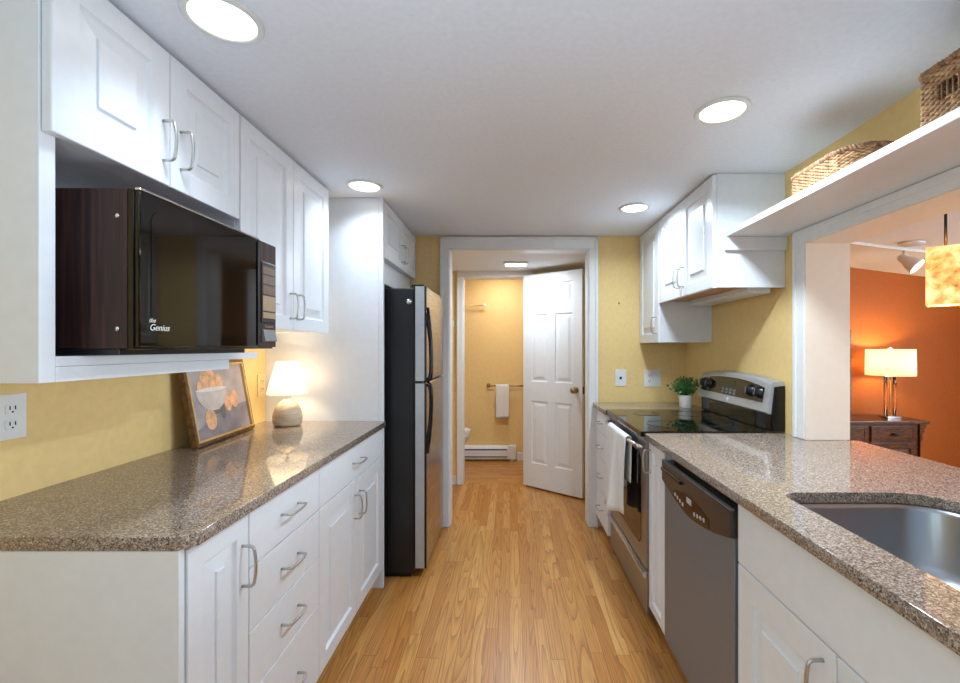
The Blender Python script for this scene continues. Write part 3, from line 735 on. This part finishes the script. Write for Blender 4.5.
# ------------------------------------------------------------------ right run: uppers
XU = .949; UDR = WR - XU
y0, y1 = 2.842, 3.262; wd = y1 - y0
uc = thing('wall_cabinet', 'tall narrow white upper cabinet in the far right corner', 'cabinet', (WR - .001, y0, 0), R90)
MB().box(0, wd, 0, UDR - .022, 1.348, H - .002, .001).obj('body', M['cab'], uc)
front(uc, 'door', .002, wd - .002, 1.346, 2.124, UDR - .001, (.04, 1.46, True))
y0, y1 = 2.085, 2.840; wd = y1 - y0
uc = thing('wall_cabinet', 'short white two door upper cabinet above the stove', 'cabinet', (WR - .001, y0, 0), R90)
ZB = 1.597
MB().box(.019, wd, 0, UDR - .022, ZB + .02, H - .002).obj('body', M['cab'], uc)
MB().box(0, .0185, 0, UDR - .022, ZB, H - .002, .001).obj('end_panel', M['cab'], uc)
MB().box(.019, wd, 0, UDR - .0225, ZB + .012, ZB + .0195).obj('bottom_panel', M['rawwood'], uc, 'raw wood underside')
front(uc, 'door', .002, wd / 2 - .0015, ZB - .002, 2.124, UDR - .001, (wd / 2 - .03, 1.70, True))
front(uc, 'door', wd / 2 + .0015, wd - .002, ZB - .002, 2.124, UDR - .001, (wd / 2 + .03, 1.70, True))
ul = tag(MB().prism([(1.13, 1.6085), (1.24, 1.6085), (1.24, 1.574), (1.155, 1.574), (1.13, 1.585)], 'y', 2.118, 2.80, .002).obj('under_cabinet_light', M['lampwhite']), 'long white light fixture under the cabinet above the stove', 'light')

# shelf on the right wall
sh = thing('wall_shelf', 'long white wall shelf above the opening holding two baskets', 'shelf', (WR - .001, 0, 0))
MB().box(-.283, 0, -.6, 2.083, 1.8305, 1.855, .002).obj('board', M['cab'], sh)
MB().box(-.285, 0, 2.064, 2.0835, 1.768, 1.830, .003).obj('cleat', M['cab'], sh)

# ------------------------------------------------------------------ baskets
def path_rrect(x0, x1, y0, y1, r, m):
    pts = [Vector((p[0], p[1])) for p in rrect(x0, x1, y0, y1, r, 10)]
    seg = [(pts[(i + 1) % len(pts)] - pts[i]).length for i in range(len(pts))]; L = sum(seg); out = []; i = 0; acc = 0
    for k in range(m):
        d = L * k / m
        while acc + seg[i] < d: acc += seg[i]; i += 1
        f = (d - acc) / seg[i] if seg[i] else 0
        a, b = pts[i], pts[(i + 1) % len(pts)]; p = a.lerp(b, f); tn = (b - a).normalized(); out.append((p, Vector((tn.y, -tn.x))))
    return out
def basket(label, x0, x1, y0, y1, z0, z1, r, stakes, rows, flare, hole=None):
    t = thing('basket', label, 'basket', ((x0 + x1) / 2, (y0 + y1) / 2, z0)); cx, cy = (x0 + x1) / 2, (y0 + y1) / 2
    H_ = z1 - z0; rr = H_ / rows / 2 * 1.06; sub = 3; m = stakes * sub
    P = path_rrect(x0 - cx, x1 - cx, y0 - cy, y1 - cy, r, m)
    MB().prism([(p.x * .98, p.y * .98) for p, n in P[::2]], 'z', .0008, .006).obj('bottom', M['basketdark'], t)
    bd = MB()
    for q in range(rows):
        z = .006 + rr + (H_ - .02) * q / rows; sc = 1 + flare * z / H_
        run = []
        def flush():
            if len(run) > 3: bd.tube(run, rr, 6)
            run.clear()
        full = True
        for i in range(m):
            p, nrm = P[i]; ph = PI * (i / sub) + PI * q
            if hole and hole(p.x + cx, p.y + cy, z + z0): full = False; flush(); continue
            o = p * sc + nrm * (rr * .85 * math.sin(ph)); run.append((o.x, o.y, z + rr * .15 * math.sin(ph * 2.3 + q)))
        if full: bd.tube(run, rr, 6, closed=True)
        else: flush()
    bd.obj('weave', M['basket'], t)
    st = MB()
    for i in range(0, m, sub):
        p, nrm = P[i]
        q2 = p * (1 + flare); p2 = p
        st.tube([(p2.x, p2.y, .004), (q2.x, q2.y, H_ - .012)], rr * .55, 5)
    st.obj('stakes_frame', M['basketdark'], t)
    rm = MB()
    for ph in (0, PI):
        rm.tube([(*(P[i][0] * (1 + flare) + P[i][1] * (.006 * math.sin(2 * PI * i / (sub * 1.5) + ph))), H_ - .010 + .005 * math.cos(2 * PI * i / (sub * 1.5) + ph)) for i in range(m)], .006, 6, closed=True)
    rm.obj('rim', M['basketdark'], t)
    return t
basket('low oblong woven seagrass basket on the white wall shelf', 1.048, 1.262, 1.370, 1.705, 1.856, 1.952, .085, 76, 14, .0)
basket('tall square woven basket with open handle hole at right end of shelf', 1.048, 1.258, .80, 1.14, 1.856, 2.012, .02, 78, 20, .0,
       hole=lambda x, y, z: (x < 1.06 or x > 1.24) and 1.0 < y < 1.085 and 1.915 < z < 1.955)

# ------------------------------------------------------------------ things on the counters
# framed painting, leaning on the left wall
pf = thing('framed_painting', 'gold framed still life painting of fruit bowl leaning on left wall', 'painting', (WL + .070, 1.972, CT + .001), -R90 + .08)
pf.rotation_euler = (0, 0, -R90 + .07)
lean = Matrix.Rotation(math.radians(10), 4, 'X')
PW, PH = .455, .345
m_ = MB()
for (a, b, c, d_) in ((-PW / 2, PW / 2, 0, .017), (-PW / 2, PW / 2, PH - .017, PH), (-PW / 2, -PW / 2 + .017, .017, PH - .017), (PW / 2 - .017, PW / 2, .017, PH - .017)):
    m_.box(a, b, 0, .022, c, d_, .003, M4=lean)
m_.obj('frame', M['gold'], pf, 'dark gilded frame')
m_ = MB(); i_ = .026
for (a, b, c, d_) in ((-PW / 2 + .014, PW / 2 - .014, .014, .022), (-PW / 2 + .014, PW / 2 - .014, PH - .022, PH - .014), (-PW / 2 + .014, -PW / 2 + .022, .022, PH - .022), (PW / 2 - .022, PW / 2 - .014, .022, PH - .022)):
    m_.box(a, b, .012, .025, c, d_, .0015, M4=lean)
m_.obj('inner_edge', M['gilt'], pf, 'bright gilt inner edge')
cv = MB().box(-PW / 2 + .018, PW / 2 - .018, .010, .014, .018, PH - .018, M4=lean).obj('canvas', M['canvas'], pf, 'painted canvas')
def blob(cx, cz, rx, rz, y, nm, mt, cut=None, th=.0006):
    pts = [(cx + rx * math.cos(2 * PI * k / 28), cz + rz * math.sin(2 * PI * k / 28)) for k in range(28)]
    if cut is not None: pts = [(px, min(pz, cut)) for px, pz in pts]
    t = bmesh.new(); A = [t.verts.new((p[0], y, p[1])) for p in pts]; B = [t.verts.new((p[0], y + th, p[1])) for p in pts]
    t.faces.new(A); t.faces.new(B[::-1])
    for i in range(28): t.faces.new((A[i], B[i], B[(i + 1) % 28], A[(i + 1) % 28]))
    bmesh.ops.remove_doubles(t, verts=t.verts[:], dist=1e-6); bmesh.ops.recalc_face_normals(t, faces=t.faces[:]); t.transform(lean); m_ = MB(); m_.add(t)
    return m_.obj(nm, M[mt], cv)
MB().prism([(-.205, .02), (.205, .02), (.205, .06), (-.02, .13), (-.205, .14)], 'y', .0141, .0146).obj('painted_table', M['tablegrey'], cv)
bpy.data.objects[cv.children[-1].name].data.transform(lean)
# local +x is toward the camera (picture left)
X_ = lambda u: .205 - u * .41
for (u, pz, pr_) in ((.20, .232, .031), (.27, .264, .033), (.38, .272, .034), (.50, .250, .034), (.37, .236, .033)): blob(X_(u), pz, pr_ * .95, pr_ * 1.1, .0147 + u * .0003, 'painted_fruit', 'peach')
blob(X_(.36), .222, .110, .092, .0154, 'painted_bowl', 'bowl', cut=.222)
blob(X_(.36), .222, .110, .009, .0162, 'painted_bowl_rim', 'bowlrim')
for (u, pz) in ((.75, .165), (.62, .155)): blob(X_(u), pz, .030, .042, .0147 + u * .0004, 'painted_fruit', 'peach')
blob(X_(.27), .095, .038, .044, .0151, 'painted_fruit', 'peach')
blob(X_(.50), .135, .018, .05, .0146, 'painted_leaf', 'bowlshade')
blob(X_(.33), .122, .055, .012, .0146, 'painted_leaf', 'bowlshade')

# small table lamp
lp = thing('table_lamp', 'small lit lamp with beige stone base and white cone shade', 'lamp', (-1.145, 2.29, CT + .0008))
MB().lathe([(0, 0), (.058, 0), (.066, .008), (.071, .03), (.070, .055), (.060, .09), (.044, .115), (.022, .131), (.012, .136), (0, .136)], n=40).obj('base', M['stone'], lp)
MB().lathe([(0, .1365), (.008, .1365), (.008, .17), (.014, .172), (.014, .20), (0, .20)], n=16).obj('socket', M['plate'], lp)
o = MB().lathe([(.097, .163), (.053, .328)], n=48).obj('lamp_shade', M['shade'], lp, 'white cone shade')
s_ = o.modifiers.new('t', 'SOLIDIFY'); s_.thickness = .0015
MB().lathe([(0, .2005), (.014, .205), (.026, .235), (.020, .258), (0, .266)], n=20).obj('bulb', M['lens2'], lp)
point('table_lamp_bulb', (0, 0, .245), 4.0, (1.0, 0.80, 0.52), .03, lp)

# potted plant
pp = thing('potted_plant', 'small bushy green plant in a pale pot behind the stove', 'plant', (1.165, 2.955, CT + .0008))
MB().lathe([(0, 0), (.036, 0), (.038, .004), (.045, .085), (.041, .086), (.039, .075), (0, .075)], n=32).obj('pot', M['pot'], pp)
MB().lathe([(0, .0755), (.038, .0755), (0, .079)], n=20).obj('soil', M['soil'], pp)
fo = bmesh.new(); rnd = random.Random(3)
for k in range(260):
    a = rnd.uniform(0, 2 * PI); el = rnd.uniform(.5, 1.55); L = rnd.uniform(.05, .125)
    d = Vector((math.cos(a) * math.cos(el), math.sin(a) * math.cos(el), math.sin(el))); b0 = Vector((rnd.uniform(-.025, .025), rnd.uniform(-.025, .025), .078))
    side = d.cross(Vector((0, 0, 1))).normalized()
    for s in range(3):
        p0 = b0 + d * L * (.35 + .3 * s) ; sd = side if s != 1 else (side * -.6 + d * .4)
        lf = (d + sd * rnd.uniform(-.9, .9) + Vector((0, 0, rnd.uniform(-.5, .3)))).normalized() * rnd.uniform(.018, .03); wv = lf.cross(Vector((rnd.uniform(-1, 1), rnd.uniform(-1, 1), rnd.uniform(-.2, 1)))).normalized() * .006
        v = [fo.verts.new(q) for q in (p0, p0 + lf * .45 + wv, p0 + lf, p0 + lf * .45 - wv)]; fo.faces.new(v)
m_ = MB(); m_.add(fo)
for k in range(26):
    a = rnd.uniform(0, 2 * PI); el = rnd.uniform(.5, 1.5); L = rnd.uniform(.06, .1); d = Vector((math.cos(a) * math.cos(el), math.sin(a) * math.cos(el), math.sin(el)))
    m_.tube([(0, 0, .076), tuple(Vector((0, 0, .076)) + d * L)], .0012, 4)
m_.obj('foliage', M['leaf'], pp)

# ------------------------------------------------------------------ ceiling lights
def downlight(label, x, y, watts, r=.089, z=H, spread=1.8):
    t = thing('recessed_light', label, 'ceiling light', (x, y, z - .0005))
    MB().lathe([(r, 0), (r + .001, -.004), (r - .004, -.007), (r - .014, -.008), (r - .017, -.004), (r - .017, 0)], n=48).obj('trim_ring', M['lampwhite'], t)
    MB().lathe([(0, -.0045), (r - .0175, -.0045), (r - .0175, -.001), (0, -.001)], n=40).obj('lens', M['lens'], t, 'glowing lens')
    l = area('downlight_lamp', (0, 0, -.010), (0, 0, 0), (r - .018) * 2, 0, watts, C_DOWN, 'DISK', spread, parent=t)
    return t
downlight('round ceiling light nearest camera above the left upper cabinets', -.712, 1.105, .85, .090)
downlight('round ceiling light close to the tall white panel by the refrigerator', -.735, 2.25, 1.1, spread=2.3)
downlight('round ceiling light on right nearest the wall shelf', .732, 1.535, 7.8, spread=2.75)
downlight('small looking round ceiling light above the stove cabinets at right', .728, 2.60, 2.9, spread=2.8)
hl = thing('hall_light', 'small rectangular lit ceiling light in the hall beyond the doorway', 'ceiling light', (.05, 3.83, HH - .0005))
MB().box(-.105, .105, -.05, .05, -.018, 0, .004).obj('frame', M['lampwhite'], hl)
MB().box(-.088, .088, -.04, .04, -.026, -.0185, .004).obj('lens', M['lens'], hl, 'glowing lens')
area('hall_lamp', (0, 0, -.03), (0, 0, 0), .17, .08, 4.6, (.74, .87, 1.0), parent=hl)
bl = thing('bathroom_fill_light', 'added unseen round ceiling light inside the bathroom above the towel bar', 'ceiling light', (-.1, 4.75, 2.1995))  # lamp added to light the bathroom, hidden above the doorway head
MB().lathe([(.16, 0), (.162, -.012), (.15, -.03), (.10, -.045), (0, -.05)], n=36).obj('lens', M['lens'], bl)
area('bathroom_fill', (0, 0, -.055), (0, 0, 0), .28, .28, 2.4, (.96, .95, .95), 'DISK', parent=bl)

# ------------------------------------------------------------------ hall and bathroom things
a = math.atan2(3.85 - 4.245, .64 - .143)
dr = thing('panel_door', 'open white six panel door with knob at the bathroom doorway', 'door', (.147, 4.238, 0), a)
DWd = .632
xs = [0, .095, .275, .355, .535, DWd]; zs_ = [.018, .24, .82, 1.0, 1.62, 1.72, 1.90, 1.992]
st = [(0, 0), (.006, -.007), (.016, -.008), (.045, -.001)]
MB().panel_slab(xs, zs_, {(1, 1), (3, 1), (1, 3), (3, 3), (1, 5), (3, 5)}, .0, -.035, both=True, steps=st, chamfer=.002).obj('door_leaf', M['trim'], dr)
for sy, yk in ((-1, -.035), (1, 0)):
    MB().lathe([(0, 0), (.028, 0), (.028, .005), (.012, .010), (.011, .028), (.024, .036), (.029, .048), (.024, .060), (0, .064)], n=28, M4=Matrix.Translation((DWd - .062, yk + sy * .0004, .945)) @ Matrix.Rotation(R90 if sy < 0 else -R90, 4, 'X')).obj('knob', M['brass'], dr, 'round brushed metal knob')
MB().box(DWd + .0002, DWd + .002, -.03, -.005, .915, .975).obj('latch_plate', M['brass'], dr)
for zz in (.2, 1.0, 1.8): MB().lathe([(0, 0), (.006, 0), (.006, .08), (0, .08)], -.008, -.01, 10).obj('hinge', M['brass'], dr, loc=(0, 0, zz))
# towel bar and towel
tb = thing('towel_bar', 'metal towel bar on the yellow bathroom wall', 'towel bar', (-.25, BY, .873))
MB().tube([(0, -.06, 0), (.62, -.06, 0)], .0075, 10).obj('bar', M['brass'], tb)
for q in (0, .62):
    MB().lathe([(0, .0005), (.024, .0005), (.022, .008), (.011, .014), (.011, .05), (.014, .068), (0, .072)], n=20, M4=Matrix.Translation((q, 0, 0)) @ Matrix.Rotation(R90, 4, 'X')).obj('post', M['brass'], tb)
# towel runs along x here
def bath_towel():
    t = bmesh.new(); z0 = .873; prof = []
    for k in range(13): prof.append((-.013, .50 + (z0 - .50) * k / 12))
    for k in range(1, 6): an = PI - PI * k / 6; prof.append((.013 * math.cos(an), z0 + .013 * math.sin(an)))
    for k in range(11): prof.append((.013, z0 - .33 * k / 10))
    rows = [[t.verts.new((-.162 + .15 * j / 10, BY - .06 + py - .002 * math.sin(j * 1.3) * (1 if py < 0 else 0), pz)) for py, pz in prof] for j in range(11)]
    for a_, b_ in zip(rows, rows[1:]):
        for i in range(len(a_) - 1): t.faces.new((a_[i], a_[i + 1], b_[i + 1], b_[i]))
    for f in t.faces: f.smooth = True
    m_ = MB(); m_.add(t); o = m_.obj('hand_towel', M['towel']); s_ = o.modifiers.new('t', 'SOLIDIFY'); s_.thickness = .006; s_.offset = 0
    tag(o, 'white hand towel hanging on the bathroom towel bar', 'towel')
bath_towel()
# baseboard heater
bh = thing('baseboard_heater', 'long white baseboard heater at foot of bathroom wall', 'heater', (-.9, BY - .0005, 0))
HL = .97
MB().prism([(-.001, .03), (-.06, .03), (-.062, .055), (-.066, .06), (-.066, .125), (-.048, .165), (-.03, .178), (-.001, .178)], 'x', 0, HL - .09, .001).obj('housing', M['trim'], bh)
MB().box(HL - .0895, HL, -.070, -.001, .028, .180, .003).obj('end_cap', M['trim'], bh)
MB().box(.01, HL - .1, -.0675, -.0665, .132, .146).obj('outlet_slot', M['slot'], bh)
MB().box(.01, HL - .1, -.0685, -.0662, .052, .062).obj('inlet_slot', M['slot'], bh)
for q in (.05, HL - .05): MB().box(q - .02, q + .02, -.05, -.01, .0008, .0275).obj('foot', M['trim'], bh)
# toilet facing +x
tl = thing('toilet', 'white toilet half hidden behind the bathroom door casing', 'toilet', (-1.14, 4.80, 0))
t = bmesh.new(); rings = []
for z, cx, rx, ry in ((.001, .33, .22, .11), (.06, .33, .20, .10), (.18, .36, .20, .11), (.28, .42, .235, .15), (.36, .45, .255, .18), (.39, .45, .26, .185)):
    rings.append([t.verts.new((cx + rx * math.cos(2 * PI * k / 32), ry * math.sin(2 * PI * k / 32), z)) for k in range(32)])
for a_, b_ in zip(rings, rings[1:]):
    for i in range(32): t.faces.new((a_[i], a_[(i + 1) % 32], b_[(i + 1) % 32], b_[i]))
t.faces.new(rings[0][::-1]); t.faces.new(rings[-1])
for f in t.faces: f.smooth = len(f.verts) == 4
m_ = MB(); m_.add(t); m_.obj('bowl', M['porcelain'], tl)
MB().prism([(.45 + .265 * math.cos(2 * PI * k / 32), .19 * math.sin(2 * PI * k / 32)) for k in range(32)], 'z', .391, .43, .006).obj('seat_lid', M['porcelain'], tl)
MB().box(-.02, .17, -.21, .21, .38, .72, .012).obj('tank', M['porcelain'], tl)
MB().box(-.025, .18, -.22, .22, .7205, .755, .008).obj('tank_lid', M['porcelain'], tl)
hk = thing('wall_rod', 'thin pale rod with white end knob high on bathroom wall', 'rod', (-.56, BY - .06, 1.80))
MB().tube([(-.3, 0, 0), (.255, 0, 0)], .006, 8).obj('rod', M['gilt'], hk)
MB().lathe([(0, -.02), (.014, -.014), (.02, 0), (.014, .014), (0, .02)], .265, 0, 16).obj('end_knob', M['plate'], hk)
MB().tube([(.2, 0, 0), (.2, .0595, 0)], .006, 8).obj('bracket', M['gilt'], hk)
wb = tag(MB().box(-.585, -.54, HY - .022, HY - .0005, 1.515, 1.57, .003).obj('wall_switch', M['plate']), 'small white box on the wall left of the bathroom doorway', 'switch')
nh = tag(MB().lathe([(0, 0), (.008, 0), (.007, .004), (0, .005)], n=14, M4=Matrix.Translation((.80, YB - .0003, 1.64)) @ Matrix.Rotation(R90, 4, 'X')).obj('wall_anchor', M['tan']), 'tiny screw anchor in the yellow wall right of the doorway', 'screw anchor')

# ------------------------------------------------------------------ dining room things
DT = .652
ds = thing('dresser', 'dark carved wooden dresser against the orange dining room wall', 'dresser', (2.3, 4.0, 0))
MB().box(0, 1.48, 0, .40, DT - .028, DT, .006).obj('top', M['darkwood'], ds)
MB().box(.06, 1.395, .03, .395, .08, DT - .0285, .003).obj('body', M['darkwood'], ds)
for k in range(3):
    x0 = .09 + k * .435
    d_ = MB().panel_slab([x0, x0 + .03, x0 + .375, x0 + .405], [DT - .19, DT - .165, DT - .075, DT - .05], {(1, 1)}, .0295, .012, steps=[(0, 0), (.004, -.004), (.01, -.004)]).obj('drawer', M['darkwood'], ds)
    MB().lathe([(0, 0), (.008, 0), (.007, .012), (.016, .018), (.014, .026), (0, .029)], n=18, M4=Matrix.Translation((x0 + .2, .0118, DT - .12)) @ Matrix.Rotation(R90, 4, 'X')).obj('knob', M['black'], d_)
    d2 = MB().panel_slab([x0, x0 + .05, x0 + .355, x0 + .405], [.10, .15, DT - .25, DT - .20], {(1, 1)}, .0295, .012).obj('door', M['darkwood'], ds)
for sx in (0, 1):
    f_ = lambda x: x if sx else 1.455 - x
    MB().prism([(f_(1.397), DT - .0295), (f_(1.455), DT - .0295), (f_(1.45), DT - .06), (f_(1.435), DT - .075), (f_(1.435), DT - .10), (f_(1.418), DT - .12), (f_(1.418), DT - .17), (f_(1.40), DT - .2), (f_(1.40), DT - .4), (f_(1.397), .08)], 'y', .01, .09, .001).obj('corbel', M['darkwood'], ds, 'carved corner bracket')
for q in (.1, 1.35):
    for yq in (.07, .35): MB().lathe([(0, .001), (.025, .001), (.035, .03), (.03, .079), (0, .079)], q, yq, 16).obj('foot', M['darkwood'], ds)
dl = thing('table_lamp', 'large lit lamp with linen drum shade and clear glass column on dresser', 'lamp', (3.57, 4.18, DT + .001))
MB().box(-.065, .065, -.05, .05, 0, .022, .003).obj('base', M['chrome'], dl)
for q in (-.042, .042): MB().tube([(q, 0, .0225), (q, 0, .385)], .014, 14).obj('glass_rod', M['clear'], dl, 'clear glass rod')
MB().tube([(0, 0, .0225), (0, 0, .42)], .005, 10).obj('stem', M['gilt'], dl)
MB().box(-.075, .075, -.03, .03, .3855, .40, .003).obj('collar', M['chrome'], dl)
o = MB().lathe([(.187, .40), (.184, .645)], n=56).obj('lamp_shade', M['shade2'], dl, 'cream linen drum shade'); s_ = o.modifiers.new('t', 'SOLIDIFY'); s_.thickness = .002
MB().lathe([(0, .645), (.02, .65), (.012, .67), (0, .675)], n=14).obj('finial', M['chrome'], dl)
MB().lathe([(0, .43), (.015, .435), (.03, .48), (.02, .52), (0, .53)], n=16).obj('bulb', M['lens2'], dl)
point('dresser_lamp_bulb', (0, 0, .555), 5.4, (1.0, .76, .42), .03, dl)
mr = thing('standing_mirror', 'tall dark framed mirror standing on the dresser, mostly hidden by the jamb', 'mirror', (3.03, 4.38, DT + .001))
m_ = MB()
for (a_, b_, c_, d_) in ((-.31, .31, 0, .045), (-.31, .31, .795, .84), (-.31, -.27, .045, .795), (.27, .31, .045, .795)): m_.box(a_, b_, -.03, 0, c_, d_, .004)
m_.obj('frame', M['darkwood'], mr); MB().box(-.269, .269, -.016, -.006, .046, .794).obj('glass', M['mirror'], mr)
# pendant
px_, py_ = 1.91, 1.95
pd = thing('pendant_lamp', 'lit amber stone pendant lamp hanging beyond the counter opening', 'pendant lamp', (px_, py_, 1.50), -math.atan2(px_, py_))
o = MB()
q = .064
for (a_, b_, c_, d_) in ((-q, q, -q, -q + .006), (-q, q, q - .006, q), (-q, -q + .006, -q + .006, q - .006), (q - .006, q, -q + .006, q - .006)): o.box(a_, b_, c_, d_, 0, .252, .0015)
o.obj('lamp_shade', M['mosaic'], pd, 'mottled amber stone shade')
MB().box(-q + .0065, q - .0065, -.006, .006, .235, .2415).obj('spider', M['black'], pd)
zc = dz(px_) - 1.50
MB().tube([(0, 0, .242), (0, 0, zc - .02)], .006, 10).obj('rod', M['black'], pd, 'thin dark rod')
MB().lathe([(0, zc - .03), (.05, zc - .028), (.06, zc - .012), (0, zc - .012)], n=28).obj('canopy', M['black'], pd)
MB().lathe([(0, .10), (.02, .105), (.032, .14), (.018, .19), (0, .2)], n=18).obj('bulb', M['lens2'], pd)
point('pendant_bulb', (0, 0, .06), 2.2, (1.0, .80, .50), .03, pd)
# track light on the sloped ceiling
sl = math.atan(.126); ty = 3.65; tx = 3.24
tk = thing('track_light', 'white track light with one round spot head on dining ceiling', 'track light', (tx, ty, dz(tx)))
tk.rotation_euler = (0, sl, 0)
MB().box(-.9, .75, -.016, .016, -.022, -.001, .002).obj('track', M['lampwhite'], tk)
MB().lathe([(0, -.016), (.07, -.014), (.085, -.001), (0, -.001)], -.08, -.15, 36).obj('canopy', M['lampwhite'], tk, 'round ceiling canopy')
MB().tube([(0, 0, -.0225), (0, 0, -.075)], .012, 10).obj('stem', M['lampwhite'], tk)
hm = Matrix.Translation((-.01, 0, -.085)) @ Vector((0, 0, -1)).rotation_difference(Vector((.48, -.62, -.60))).to_matrix().to_4x4()
hd = MB().lathe([(.062, -.125), (.064, -.115), (.052, -.06), (.036, -.03), (.034, .01), (.02, .03), (0, .032)], n=32, M4=hm).obj('spot_head', M['grey'] if False else M['lampwhite'], tk, 'tilted spot head')
MB().lathe([(0, -.122), (.0605, -.122), (.0605, -.118), (0, -.118)], n=28, M4=hm).obj('lens', M['lens'], hd, 'glowing lens')
